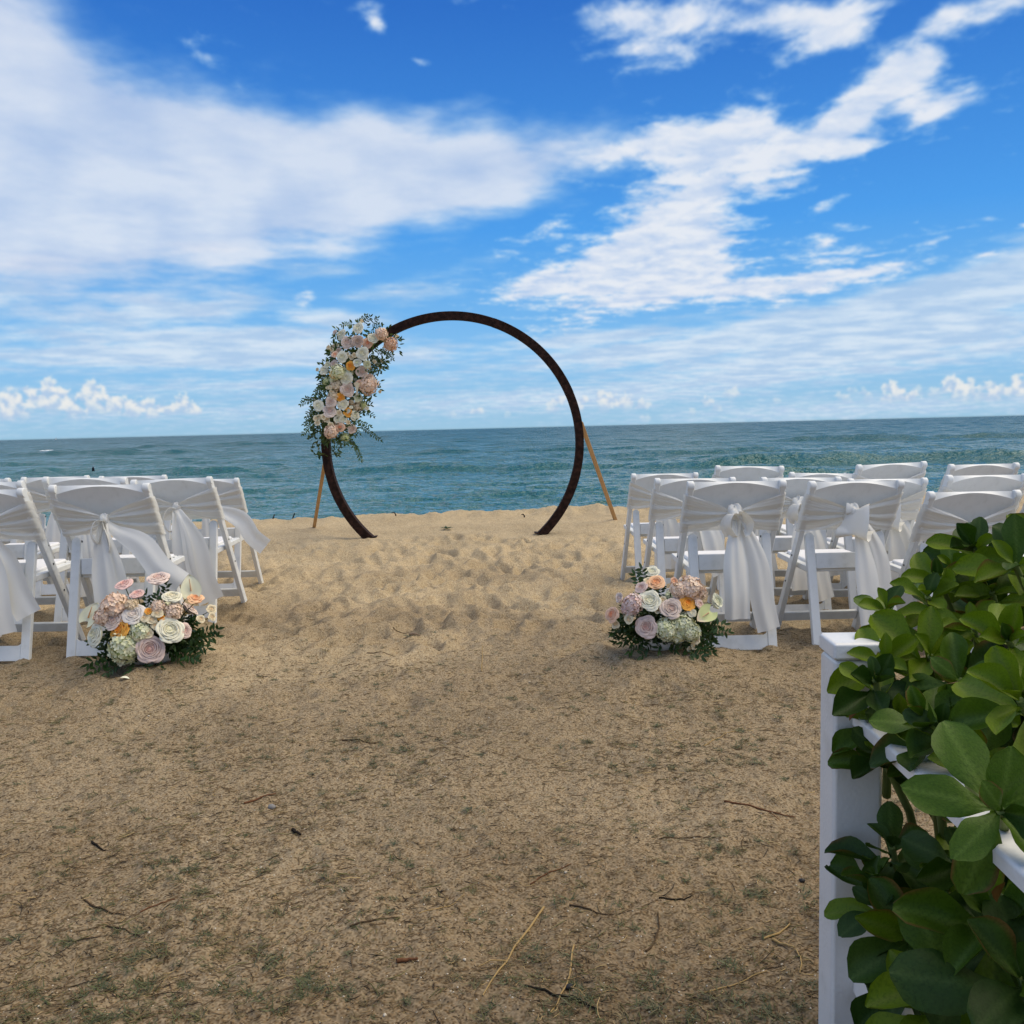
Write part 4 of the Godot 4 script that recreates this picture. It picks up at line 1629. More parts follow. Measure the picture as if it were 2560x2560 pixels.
const TONES := {
	"white": [Color(0.84, 0.79, 0.52), Color(0.86, 0.83, 0.66)], "cream": [Color(0.82, 0.72, 0.50), Color(0.84, 0.80, 0.62)],
	"mauve": [Color(0.58, 0.38, 0.31), Color(0.75, 0.61, 0.52)], "pinkmauve": [Color(0.64, 0.35, 0.29), Color(0.79, 0.61, 0.53)], "lilac_white": [Color(0.76, 0.62, 0.54), Color(0.84, 0.77, 0.69)],
	"dusk": [Color(0.42, 0.28, 0.20), Color(0.62, 0.47, 0.38)], "coral": [Color(0.92, 0.26, 0.08), Color(0.90, 0.60, 0.42)], "orange": [Color(0.90, 0.26, 0.015), Color(0.95, 0.46, 0.08)],
	"peach": [Color(0.92, 0.36, 0.13), Color(0.92, 0.57, 0.33)], "pink": [Color(0.84, 0.44, 0.38), Color(0.87, 0.60, 0.54)], "blush": [Color(0.78, 0.48, 0.40), Color(0.85, 0.71, 0.62)],
	"blush_pink": [Color(0.78, 0.52, 0.44), Color(0.82, 0.66, 0.58)], "spray": [Color(0.80, 0.54, 0.30), Color(0.86, 0.75, 0.52)], "green": [Color(0.62, 0.64, 0.34), Color(0.74, 0.75, 0.52)],
	"hyd_pink": [Color(0.83, 0.57, 0.42), Color(0.85, 0.68, 0.53)], "hyd_peach": [Color(0.78, 0.46, 0.30), Color(0.80, 0.58, 0.42)], "hyd_white": [Color(0.68, 0.70, 0.40), Color(0.82, 0.81, 0.60)],
	"hyd_green": [Color(0.56, 0.62, 0.24), Color(0.74, 0.74, 0.46)], "hyd_dusk": [Color(0.70, 0.54, 0.36), Color(0.78, 0.66, 0.48)], "hyd_blush": [Color(0.80, 0.59, 0.45), Color(0.83, 0.68, 0.55)], "hyd_pale": [Color(0.80, 0.56, 0.50), Color(0.82, 0.70, 0.66)],
	"bud": [Color(0.60, 0.62, 0.32), Color(0.76, 0.76, 0.58)], "bud_pink": [Color(0.80, 0.58, 0.50), Color(0.83, 0.70, 0.62)], "peachbud": [Color(0.86, 0.42, 0.24), Color(0.86, 0.54, 0.36)], "whitebud": [Color(0.70, 0.72, 0.46), Color(0.80, 0.80, 0.62)],
	"button": [Color(0.70, 0.74, 0.40), Color(0.83, 0.82, 0.68)],
}
var blooms := {}

func rose_mesh(tone: String, variant: int, shut: float) -> ArrayMesh:
	var key := "%s %d %.1f" % [tone, variant, shut]
	if blooms.has(key):
		return blooms[key]
	var r := RandomNumberGenerator.new()
	r.seed = hash(tone) % 1000 + variant * 31
	var inner: Color = TONES[tone][0]
	var outer: Color = TONES[tone][1]
	var mb := MB.new()
	var num := 27
	for k in num:
		var t := k / float(num - 1)
		var phi := k * 2.39996 + r.randf_range(-0.3, 0.3)
		var rim := lerpf(0.10, 1.0, pow(t, 0.80)) * lerpf(1.0, 0.62, shut)
		var high := lerpf(0.60, 0.30 + 0.3 * shut, pow(t, 1.2)) * r.randf_range(0.92, 1.06)
		var low := lerpf(0.22, -0.20, pow(t, 0.6))
		var base := lerpf(1.3, 0.3, pow(t, 0.6))
		var half := lerpf(1.45, 0.80, t) + r.randf_range(-0.08, 0.1)
		var roll := lerpf(0.035, 0.13, t) * (1.0 - 0.6 * shut) * r.randf_range(0.7, 1.25)
		var p := PackedVector3Array()
		var cc := PackedColorArray()
		var nu := 8
		var nv := 7
		var wob := r.randf() * 6.0
		for y in nv:
			var v := minf(1.0, y / float(nv - 2))
			for x in nu:
				var u := -1.0 + 2.0 * x / (nu - 1)
				var top := 1.0 - 0.30 * pow(absf(u), 3.0) + 0.05 * (1.0 - absf(u)) * smoothstep(0.4, 0.8, t)
				var s := v * top
				var rad := rim * (base + (1.0 - base) * pow(s, 1.15)) + 0.10 * rim * sin(PI * s) * (1.0 - t)
				var yy := low + (high - low) * pow(s, lerpf(1.0, 0.72, t))
				if y == nv - 1:
					rad += roll
					yy -= roll * lerpf(0.3, 0.7, t)
				rad += 0.022 * sin(u * 4.0 + wob) * v * (0.3 + t)
				yy += 0.03 * sin(u * 5.0 + wob * 2.0) * v * (0.3 + t)
				var an := phi + u * half * (0.5 + 0.5 * sqrt(s))
				p.append(Vector3(cos(an) * rad, yy, sin(an) * rad))
				var col := inner.lerp(outer, smoothstep(-0.25, 0.6, t * 0.8 + 0.4 * v - 0.1))
				var j := r.randf_range(0.96, 1.03)
				cc.append(Color(col.r * j, col.g * j, col.b * j))
		mb.grid(p, nu, nv, cc)
	# the packed heart under the petal lips
	var hp := PackedVector3Array()
	var hc := PackedColorArray()
	for y in 8:
		var s := y / 7.0
		for x in 16:
			var an := TAU * x / 16.0
			hp.append(Vector3(cos(an) * 0.82 * s * lerpf(1.0, 0.62, shut), lerpf(0.52 + 0.06 * shut, 0.02, pow(s, 1.6)), sin(an) * 0.82 * s * lerpf(1.0, 0.62, shut)))
			hc.append(inner.lerp(outer, 0.15 + 0.75 * s))
	mb.grid(hp, 16, 8, hc, true, true)
	# green sepals below
	for k in 5:
		var an := TAU * k / 5.0
		var d := Vector3(cos(an), 0, sin(an))
		var e := Vector3(-d.z, 0, d.x) * 0.14
		mb.tri(Vector3(0, -0.27, 0) + e, Vector3(0, -0.27, 0) - e, d * 0.6 + Vector3(0, -0.1, 0), Color(0.06, 0.11, 0.03))
	blooms[key] = mb.mesh()
	return blooms[key]


func hydrangea_mesh(tone: String, variant: int) -> ArrayMesh:
	var key := "h %s %d" % [tone, variant]
	if blooms.has(key):
		return blooms[key]
	var r := RandomNumberGenerator.new()
	r.seed = hash(tone) % 1000 + variant * 57 + 5
	var mb := MB.new()
	var num := 110
	var core := PackedVector3Array()
	for y in 8:
		for x in 12:
			var th := PI * y / 7.0
			core.append(Vector3(sin(th) * cos(TAU * x / 12.0) * 0.74, cos(th) * 0.62, sin(th) * sin(TAU * x / 12.0) * 0.74))
	var dim: Color = TONES[tone][0]
	mb.sheet(core, 12, 8, Color(dim.r * 0.7, dim.g * 0.75, dim.b * 0.6), true, true)
	for k in num:
		var y := 1.0 - 1.55 * (k + 0.5) / num
		var an := k * 2.39996
		var d := Vector3(sqrt(maxf(0.0, 1.0 - y * y)) * cos(an), y, sqrt(maxf(0.0, 1.0 - y * y)) * sin(an))
		var bs := axes(d + Vector3(r.randf_range(-0.4, 0.4), r.randf_range(-0.4, 0.4), r.randf_range(-0.4, 0.4)), r.randf() * TAU)
		var at := d * r.randf_range(0.74, 0.98)
		at.y = at.y * 0.85
		var base: Color = TONES[tone][0]
		var col := base.lerp(TONES[tone][1], r.randf())
		var s := r.randf_range(0.13, 0.2)
		for q in 4:
			var a := TAU * q / 4.0
			var e := Vector3(cos(a), 0, sin(a))
			var f := Vector3(-e.z, 0, e.x)
			var lift2 := r.randf_range(0.05, 0.5)
			var c0 := at
			var p1 := at + bs * (e * s * 0.55 + f * s * 0.5 + Vector3(0, s * lift2 * 0.5, 0))
			var p2 := at + bs * (e * s * 1.05 + f * s * 0.32 + Vector3(0, s * lift2, 0))
			var p3 := at + bs * (e * s * 1.05 - f * s * 0.32 + Vector3(0, s * lift2, 0))
			var p4 := at + bs * (e * s * 0.55 - f * s * 0.5 + Vector3(0, s * lift2 * 0.5, 0))
			var w := bs.y
			mb.tri(c0, p1, p2, col, w)
			mb.tri(c0, p2, p3, col, w)
			mb.tri(c0, p3, p4, col, w)
	blooms[key] = mb.mesh()
	return blooms[key]


func button_mesh(tone: String) -> ArrayMesh:
	# a tight many-petalled ball
	return rose_mesh(tone, 9, 0.55)


func spathe(parent: Node, at: Vector3, face: Vector3, size: float, tint: Color, tip: Color, roll: float, rod: Color) -> void:
	var b := axes(face, 0.0)
	var t := Transform3D(b * Basis(Vector3.UP, roll), at)
	var nu := 13
	var nv := 13
	var p := PackedVector3Array()
	var cc := PackedColorArray()
	for y in nv:
		var s := y / float(nv - 1)
		var half := 0.78 * pow(sin(PI * pow(clampf(s * 0.96 + 0.04, 0.0, 1.0), 0.62)), 0.75)
		for x in nu:
			var u := -1.0 + 2.0 * x / (nu - 1)
			var z := -0.55 + 1.6 * s - 0.42 * absf(u) * absf(u) * (1.0 - s) * (1.0 - s)
			var h := 0.14 * u * u + 0.10 * sin(s * 3.0) + 0.03 * sin(u * 9.0) * 0.4
			p.append(t * (Vector3(u * half, h, z) * size))
			var vein := 0.06 * cos(u * 16.0)
			var col := tint.lerp(tip, smoothstep(0.55, 1.0, s + 0.1 * absf(u)))
			cc.append(Color(col.r + vein * 0.4, col.g + vein * 0.3, col.b + vein * 0.2))
	var mb := MB.new()
	mb.grid(p, nu, nv, cc)
	var o := part("anthurium", mb.mesh(), M.petal, parent)
	var rb := MB.new()
	var pts := PackedVector3Array()
	var rad := PackedFloat32Array()
	for k in 7:
		var s := k / 6.0
		pts.append(t * (Vector3(0.02, 0.10 + 0.32 * s, -0.30 + 0.9 * s) * size))
		rad.append(size * 0.055 * (1.0 - 0.45 * s) * (0.7 if k == 6 else 1.0))
	rb.tube(pts, rad, 8, rod)
	part("spadix", rb.mesh(), M.petal, o)


func calla(parent: Node, at: Vector3, size: float) -> void:
	var p := PackedVector3Array()
	for y in 9:
		var s := y / 8.0
		for x in 14:
			var an := lerpf(-2.9, 2.9, x / 13.0)
			var rr := size * (0.12 + 0.55 * s * s) * (1.0 + 0.35 * s * cos(an))
			p.append(at + Vector3(sin(an) * rr * 0.8 + 0.15 * size * s, size * (-1.1 + 1.9 * s) + 0.25 * size * s * s * cos(an), cos(an) * rr))
	var mb := MB.new()
	mb.sheet(p, 14, 9, Color(0.80, 0.77, 0.62))
	part("calla_lily", mb.mesh(), M.petal, parent)


func leaflet(mb: MB, at: Vector3, along: Vector3, side: Vector3, len: float, wid: float, col: Color) -> void:
	var nn := side.cross(along).normalized()
	var p := PackedVector3Array()
	var cc := PackedColorArray()
	for y in 5:
		var s: float = [0.0, 0.22, 0.5, 0.8, 1.0][y]
		var w: float = wid * [0.06, 0.75, 1.0, 0.55, 0.02][y]
		for x in 3:
			var u := x - 1.0
			p.append(at + along * len * s + side * u * w * 0.5 + nn * (absf(u) * w * 0.16 - 0.14 * len * s * s))
			var k := 1.18 if x == 1 else 1.0
			cc.append(Color(col.r * k, col.g * k, col.b * k))
	mb.grid(p, 3, 5, cc)


func frond(r: RandomNumberGenerator, a: Vector3, b: Vector3, leaf_len: float, col: Color, droop := 0.12) -> MB:
	var mb := MB.new()
	var d := b - a
	var len := d.length()
	var mid := a + d * 0.5 + Vector3(0, len * droop, 0) + Vector3(r.randf_range(-0.06, 0.06), 0, r.randf_range(0.0, 0.1)) * len
	var pts := PackedVector3Array()
	var rad := PackedFloat32Array()
	for k in 8:
		var s := k / 7.0
		pts.append(a.lerp(mid, s).lerp(mid.lerp(b, s), s))
		rad.append(lerpf(0.0016, 0.0006, s))
	mb.tube(pts, rad, 4, Color(0.07, 0.07, 0.03), false)
	var num := int(maxf(4.0, len / leaf_len * 2.1))
	var cross := d.normalized().cross(Vector3(r.randf_range(-0.3, 0.3), r.randf_range(-0.2, 0.2), 1.0)).normalized()
	for k in num:
		var s := 0.16 + 0.84 * k / float(num - 1)
		var at := a.lerp(mid, s).lerp(mid.lerp(b, s), s)
		var dir := (mid.lerp(b, s) - a.lerp(mid, s)).normalized()
		for sg in [-1.0, 1.0]:
			if k == num - 1 and sg > 0.0:
				leaflet(mb, at, dir, cross, leaf_len, leaf_len * 0.36, col)
				continue
			var al: Vector3 = (dir * r.randf_range(0.35, 0.8) + cross * sg + Vector3(r.randf_range(-0.3, 0.3), r.randf_range(-0.35, 0.2), r.randf_range(-0.3, 0.5))).normalized()
			var sd: Vector3 = (dir * 0.8 - cross * sg * 0.5 + Vector3(0, 0, r.randf_range(-0.5, 0.5))).normalized()
			sd = (sd - al * sd.dot(al)).normalized()
			var j := r.randf_range(0.75, 1.3)
			leaflet(mb, at, al, sd, leaf_len * r.randf_range(0.7, 1.1), leaf_len * r.randf_range(0.3, 0.42), Color(col.r * j, col.g * j, col.b * j))
	return mb


func bloom(parent: Node, kind: String, at: Vector3, face: Vector3, size: float, r: RandomNumberGenerator) -> void:
	var spin := r.randf() * TAU
	var b := axes(face, spin)
	if kind.begins_with("hyd"):
		part("hydrangea", hydrangea_mesh(kind, r.randi() % 2), M.petal, parent, Transform3D(b.scaled(Vector3.ONE * size * 1.05), at))
	elif kind in ["bud", "bud_pink", "peachbud", "whitebud"]:
		part("rosebud", rose_mesh(kind, r.randi() % 2, 0.8), M.petal, parent, Transform3D(b.scaled(Vector3(0.95, 1.35, 0.95) * size), at))
	elif kind == "button":
		part("buttercup", button_mesh(kind), M.petal, parent, Transform3D(b.scaled(Vector3.ONE * size * 1.15), at))
	elif kind == "calla":
		calla(parent, at, size)
	elif kind == "spray":
		part("spray_rose", rose_mesh(kind, r.randi() % 3, 0.3), M.petal, parent, Transform3D(b.scaled(Vector3.ONE * size * 1.1), at))
	else:
		part("rose", rose_mesh(kind, r.randi() % 3, 0.0), M.petal, parent, Transform3D(b.scaled(Vector3.ONE * size * 1.0), at))


func make_arch_flowers() -> void:
	var r := RandomNumberGenerator.new()
	r.seed = 404
	var hub := Vector3(-1.13, 0.1, 0)
	var t := thing("arch_flower_garland", "long hanging garland of white, mauve and orange roses on the arch", "flower garland", RING + hub)
	var bed := MB.new()
	for f in ARCH_FLOWERS:
		var p := Vector2(f[1], f[2])
		var q := (p.length() - 1.277) / 0.27
		var dome := maxf(0.0, 1.0 - q * q)
		var z: float = 0.07 + 0.12 * dome + r.randf_range(-0.02, 0.02) - (0.035 if f[0].begins_with("hyd") and f[3] < 0.06 and f[0] != "hyd_pink" else 0.0)
		var face := Vector3(p.normalized().x * q * 0.6 + r.randf_range(-0.25, 0.25), p.normalized().y * q * 0.6 + r.randf_range(-0.12, 0.3), 1.0)
		var grow := 1.12
		bloom(t, f[0], Vector3(p.x, p.y, z) - hub, face, f[3] * grow, r)
		for k in 26:
			var off: Vector3 = Vector3(clampf(r.randfn(), -1.3, 1.3), clampf(r.randfn(), -1.3, 1.3), -absf(r.randfn()) * 0.5) * (f[3] * 0.75 + 0.014)
			var al := Vector3(off.x, off.y, r.randf_range(-0.01, 0.03)).normalized()
			var sd := al.cross(Vector3(r.randfn() * 0.5, r.randfn() * 0.5, 1.0)).normalized()
			var g := r.randf_range(0.6, 1.3)
			leaflet(bed, Vector3(p.x, p.y, z - 0.02) - hub + off, al, sd, r.randf_range(0.03, 0.055), r.randf_range(0.014, 0.022), Color(0.058 * g, 0.10 * g, 0.018 * g))
	for k in 46:
		var f: Array = ARCH_FLOWERS[(k * 7 + 3) % ARCH_FLOWERS.size()]
		var an := r.randf() * TAU
		var rad: float = f[3] * 1.35 + 0.008
		var p := Vector2(f[1] + cos(an) * rad, f[2] + sin(an) * rad)
		bloom(t, ["spray", "white", "peach", "blush", "spray", "cream"][k % 6], Vector3(p.x, p.y, r.randf_range(0.08, 0.15)) - hub, Vector3(cos(an) * 0.6, sin(an) * 0.6, 1.0), r.randf_range(0.016, 0.026), r)
	for s in ARCH_SPRAYS:
		var a := Vector3(s[0], s[1], r.randf_range(0.02, 0.14)) - hub
		var b := Vector3(s[2], s[3], r.randf_range(-0.02, 0.2)) - hub
		var g := r.randf_range(0.7, 1.15)
		part("leaf_spray", frond(r, a, b, r.randf_range(0.034, 0.046), Color(0.052 * g, 0.095 * g, 0.018 * g), 0.06).mesh(), M.leaf, t)
	# the bed of leaves the blooms are pushed into
	var mb := bed
	for k in 700:
		var an := deg_to_rad(r.randf_range(138.0, 184.0))
		var q := r.randf_range(-1.0, 1.0)
		var rad := 1.277 + q * 0.19 * (0.55 + 0.45 * sin((rad_to_deg(an) - 132.0) / 62.0 * PI))
		var at := Vector3(cos(an) * rad, sin(an) * rad, r.randf_range(-0.09, 0.11) * (1.1 - q * q)) - hub
		var al := Vector3(r.randfn(), r.randfn(), r.randfn() * 0.7 + 0.3).normalized()
		var sd := al.cross(Vector3(r.randfn(), r.randfn(), r.randfn())).normalized()
		var g := r.randf_range(0.6, 1.3)
		leaflet(mb, at, al, sd, r.randf_range(0.035, 0.06), r.randf_range(0.015, 0.024), Color(0.055 * g, 0.095 * g, 0.018 * g))
	part("foliage", mb.mesh(), M.leaf, t).set_meta("kind", "stuff")


func make_bowl(label: String, at: Vector3, list: Array, sd: int, fronds: Array) -> void:
	var r := RandomNumberGenerator.new()
	r.seed = sd
	var t := thing("flower_bowl", label, "flower arrangement", at, 0.0, "low flower bowls at the head of the aisle")
	t.scale = Vector3.ONE * 0.855
	var prof := [[0.0, 0.0], [0.085, 0.0], [0.11, 0.008], [0.135, 0.03], [0.15, 0.06], [0.146, 0.062], [0.13, 0.034], [0.0, 0.03]]
	var p := PackedVector3Array()
	for q in prof:
		for k in 32:
			var an := TAU * k / 32.0
			p.append(Vector3(cos(an) * q[0], q[1] - 0.008, sin(an) * q[0]))
	var bw := MB.new()
	bw.sheet(p, 32, prof.size(), Color.WHITE, true, true)
	part("bowl", bw.mesh(), M.ceramic, t)
	for f in list:
		var x: float = f[1]
		var y: float = f[2]
		var q: float = pow(x / 0.36, 2.0) + pow((y - 0.14) / 0.27, 2.0)
		var z := 0.20 * sqrt(maxf(0.0, 1.0 - q)) + r.randf_range(-0.015, 0.015)
		var face := Vector3(x * 2.4 + r.randf_range(-0.2, 0.2), (y - 0.14) * 2.6 + 0.25 + r.randf_range(-0.1, 0.15), 0.75)
		if y > 0.30 and sd == 1: face = Vector3(x * 1.0, 1.0, 0.42)
		var k: String = f[0]
		if k == "anth":
			var lf: bool = x < 0.0
			spathe(t, Vector3(x, y, z), Vector3(-0.25 if lf else 0.2, 0.5, 1.0), f[3] * 1.15, Color(0.76, 0.75, 0.54), Color(0.80, 0.78, 0.60), 2.2 if lf else -2.6, Color(0.72, 0.36, 0.16) if lf else Color(0.55, 0.34, 0.2))
		elif k == "anth2":
			spathe(t, Vector3(x - 0.025, y + 0.015, z + 0.05), Vector3(0.15, 0.6, 1.0), f[3] * 0.85, Color(0.56, 0.60, 0.28), Color(0.80, 0.66, 0.50), -0.75, Color(0.48, 0.28, 0.17))
		else:
			bloom(t, k, Vector3(x, y, z), face, f[3] * 1.12, r)
		if y > 0.24 or absf(x) > 0.24:
			var sb := MB.new()
			var e: Vector3 = Vector3(x, y, z) - face.normalized() * f[3] * 0.3
			var s0 := Vector3(x * 0.25, 0.06, 0.0)
			var m2 := s0.lerp(e, 0.6) + Vector3(0, 0.03, 0)
			sb.tube(PackedVector3Array([s0, m2, e]), PackedFloat32Array([0.003, 0.0028, 0.0024]), 6, Color(0.06, 0.08, 0.03), false)
			part("stem", sb.mesh(), M.stem, t)
	# a few blooms on the far side
	for k in 9:
		var an := r.randf_range(PI * 1.1, PI * 1.9)
		var at2 := Vector3(cos(an) * 0.2, r.randf_range(0.12, 0.26), sin(an) * 0.16)
		bloom(t, ["white", "mauve", "spray", "hyd_white"][k % 4], at2, at2 + Vector3(0, -0.05, 0), r.randf_range(0.045, 0.06), r)
	for f in fronds:
		var a := Vector3(f[0] * 0.3, 0.07, 0.04)
		var b := Vector3(f[0] * 0.92, f[1], f[2] * 0.85)
		var g := r.randf_range(0.7, 1.1)
		part("leaf_spray", frond(r, a, b, r.randf_range(0.036, 0.05), Color(0.036 * g, 0.078 * g, 0.018 * g), 0.10).mesh(), M.leaf, t)
	var mb := MB.new()
	for k in 1100:
		var an := r.randf() * TAU
		var h := r.randf()
		var rad := sqrt(r.randf()) * (0.25 - 0.06 * h)
		var at2 := Vector3(cos(an) * rad * 1.15, 0.03 + h * 0.19, sin(an) * rad * 0.72)
		var al := (Vector3(cos(an), r.randf_range(-0.6, 0.7), sin(an)) + Vector3(r.randfn(), r.randfn(), r.randfn()) * 0.5).normalized()
		var sv := al.cross(Vector3(r.randfn(), r.randfn(), r.randfn())).normalized()
		var g := r.randf_range(0.6, 1.25)
		leaflet(mb, at2, al, sv, r.randf_range(0.03, 0.06), r.randf_range(0.012, 0.02), Color(0.032 * g, 0.066 * g, 0.017 * g))
	part("foliage", mb.mesh(), M.leaf, t).set_meta("kind", "stuff")


func make_bowls() -> void:
	make_bowl("low bowl of roses with two pale anthuriums and tall pink roses, before the chair legs", Vector3(-1.69, sand_h(-1.69, -4.16), -4.16), BOWL_ONE, 1,
		[[-0.30, 0.03, 0.2], [-0.34, 0.12, 0.05], [-0.26, -0.0, 0.26], [-0.16, 0.0, 0.3], [-0.05, -0.01, 0.3], [0.06, 0.0, 0.3], [0.14, -0.0, 0.28], [0.22, 0.03, 0.2], [0.34, 0.14, 0.1], [0.4, 0.17, 0.05], [0.36, 0.08, 0.12], [0.30, 0.04, 0.18], [0.38, 0.12, 0.0], [0.28, 0.22, 0.02], [0.1, 0.42, -0.02], [0.06, 0.36, 0.04], [-0.02, 0.36, 0.0], [-0.36, 0.1, -0.05], [0.3, 0.0, 0.1], [-0.2, 0.04, -0.25], [0.15, 0.05, -0.28], [-0.32, 0.05, -0.12]])
	make_bowl("low white bowl of roses with a large pink-green anthurium, on the planter side", Vector3(0.687, sand_h(0.687, -4.16), -4.16), BOWL_TWO, 2,
		[[-0.25, 0.06, 0.14], [-0.22, 0.02, 0.2], [-0.16, 0.0, 0.24], [-0.06, 0.03, 0.25], [0.04, 0.03, 0.25], [0.12, 0.0, 0.24], [0.2, 0.01, 0.22], [0.27, 0.05, 0.15], [0.28, 0.08, 0.1], [0.24, 0.03, 0.2], [0.36, 0.12, 0.04], [0.38, 0.08, 0.06], [-0.12, 0.43, 0.02], [-0.16, 0.40, 0.03], [-0.02, 0.36, 0.05], [-0.27, 0.12, 0.08], [-0.26, 0.17, 0.1], [0.18, -0.005, 0.26], [0.26, 0.0, 0.18], [-0.2, 0.04, -0.22], [0.1, 0.05, -0.26], [0.3, 0.06, -0.1]])

# ---------------------------------------------------------------- shrub in the planter

var fat_leaves := []

func fat_leaf(sd: int, tint: Color, mid: Color) -> ArrayMesh:
	# spoon-shaped leaf along +z, one unit long
	var r := RandomNumberGenerator.new()
	r.seed = sd
	var nu := 9
	var nv := 12
	var bend := r.randf_range(-0.12, 0.55)
	var cup := r.randf_range(-0.05, 0.30)
	var wid := r.randf_range(0.42, 0.56)
	var ph := r.randf() * 6.0
	var p := PackedVector3Array()
	var cc := PackedColorArray()
	for y in nv:
		var s := y / float(nv - 1)
		var w := wid * (0.10 + 0.90 * smoothstep(0.0, 0.68, s)) if s < 0.68 else wid * sqrt(maxf(0.0, 1.0 - pow((s - 0.68) / 0.325, 2.0)))
		for x in nu:
			var u := -1.0 + 2.0 * x / (nu - 1)
			var h := cup * u * u * w * 2.0 - bend * s * s + 0.035 * sin(s * 8.0 + ph + u * 2.5) * absf(u) + 0.014 * (1.0 - absf(u))
			p.append(Vector3(u * w * 0.5 * (1.0 + 0.07 * sin(s * 13.0 + ph * 2.0 + u)) + 0.05 * s * s * sin(ph), h, s * (1.0 - 0.25 * bend)))
			var k := 1.0 - absf(u)
			var col := tint.lerp(mid, smoothstep(0.8, 1.0, k) * 0.8 + 0.3 * pow(absf(sin(s * 20.0 - absf(u) * 5.0)), 12.0))
			if sd % 5 == 0:
				col = col.lerp(Color(0.17, 0.085, 0.03), smoothstep(0.75, 1.0, absf(u)) * smoothstep(0.45, 0.8, s + 0.25 * sin(ph + u * 3.0)))
			cc.append(col)
	var mb := MB.new()
	mb.grid(p, nu, nv, cc)
	return mb.mesh()


func make_shrub() -> void:
	var r := RandomNumberGenerator.new()
	r.seed = 555
	var tones := [[Color(0.068, 0.128, 0.010), Color(0.12, 0.19, 0.03)], [Color(0.052, 0.104, 0.013), Color(0.09, 0.15, 0.03)], [Color(0.145, 0.215, 0.008), Color(0.17, 0.22, 0.025)], [Color(0.036, 0.078, 0.013), Color(0.07, 0.12, 0.03)]]
	for k in 24:
		fat_leaves.append(fat_leaf(600 + k, tones[k % 4][0], tones[k % 4][1]))
	var root := Vector3(0.85, 0.0, -1.2)
	var t := thing("beach_shrub", "glossy green beach shrub with spoon-shaped leaves spilling over the white rails", "shrub", root)
	var budget := 298
	for q in ROSETTES:
		var c := Vector3(q[0], q[1], q[2]) - root
		var up := Vector3(-0.35 + r.randf_range(-0.35, 0.3), 0.8 + r.randf_range(-0.3, 0.2), 0.55 + r.randf_range(-0.3, 0.3)).normalized()
		if q == ROSETTES[0]: up = Vector3(-0.25, 0.35, 1.0).normalized()
		var num := mini(budget, r.randi_range(8, 10))
		budget -= num
		rosette(t, c, up, num, 0.088 * q[3], r, true, null, null)
		# the shoot it sits on
		var sb := MB.new()
		var foot := c - up * 0.16 + Vector3(0.05, -0.10, -0.02)
		sb.tube(PackedVector3Array([foot, c.lerp(foot, 0.5) + Vector3(0.01, 0, 0), c]), PackedFloat32Array([0.007, 0.006, 0.0045]), 7, Color(0.13, 0.17, 0.05))
		part("stem", sb.mesh(), M.stem, t)
	# thick old branches
	for k in 14:
		var sb := MB.new()
		var b := Vector3(r.randf_range(-0.2, 0.6), r.randf_range(0.5, 0.82), r.randf_range(-0.35, 0.6))
		var a := Vector3(b.x * 0.6 + 0.1, 0.0, b.z * 0.7)
		sb.tube(PackedVector3Array([a, a.lerp(b, 0.4) + Vector3(r.randf_range(-0.05, 0.05), 0.03, 0.02), b]), PackedFloat32Array([0.014, 0.011, 0.007]), 8, Color(0.09, 0.075, 0.045))
		part("branch", sb.mesh(), M.stem, t)
	# withered bits and tiny white flowers
	for k in 16:
		var q: Array = ROSETTES[(k * 5 + 1) % ROSETTES.size()]
		var c := Vector3(q[0], q[1], q[2]) - root + Vector3(r.randf_range(-0.05, 0.05), r.randf_range(-0.09, -0.02), r.randf_range(0.0, 0.04))
		var mb := MB.new()
		if k < 9:
			leaflet(mb, c, Vector3(r.randfn(), -0.8, r.randfn()).normalized(), Vector3(1, 0.2, r.randfn() * 0.5).normalized(), 0.04, 0.016, Color(0.16, 0.075, 0.025))
			part("withered_leaf", mb.mesh(), M.leaf, t)
		else:
			for j in 5:
				var an := PI * j / 4.0
				leaflet(mb, c, Vector3(cos(an), sin(an), 0.4).normalized(), Vector3(-sin(an), cos(an), 0), 0.008, 0.004, Color(0.8, 0.8, 0.78))
			part("flower", mb.mesh(), M.petal, t)
	# the rest of the foliage: deeper in, and on beyond the frame
	var soil_shade_fill := MB.new()
	soil_shade_fill.cbox(Vector3(1.4, 0.56, 1.3), 0.05, Transform3D(Basis.IDENTITY, Vector3(0.53, 0.14, 0.60)), Color(0.05, 0.036, 0.024))  # raised soil block, added so the gaps between leaves read as dark shade
	part("soil_shade_fill", soil_shade_fill.mesh(), M.stem, t)
	for v in 3:
		var where := []
		var tints := []
		for k in 96:
			var c := Vector3(r.randf_range(-0.26, 0.7), r.randf_range(0.02, 0.80), r.randf_range(-0.42, 0.75))
			var wp := c + root
			if wp.z > -0.75 and wp.x < 0.62 or wp.x < 0.575 and wp.y > 0.62 or wp.x < 0.6 and wp.z < -1.3 or wp.x < 0.52:
				continue
			c.y = minf(c.y, 0.70 + 0.16 * smoothstep(0.0, -0.4, c.z))
			var up := Vector3(r.randf_range(-0.9, 0.4), r.randf_range(0.0, 1.0), r.randf_range(-0.2, 1.0)).normalized()
			rosette(null, c, up, r.randi_range(8, 11), r.randf_range(0.065, 0.092), r, false, where, tints)
		var o := many("foliage_%s" % ["deep", "middle", "outer"][v], fat_leaves[v * 4 + 1], M.fat_leaf, where, tints, t)
		o.name = "foliage" if v == 0 else "foliage_%03d" % v


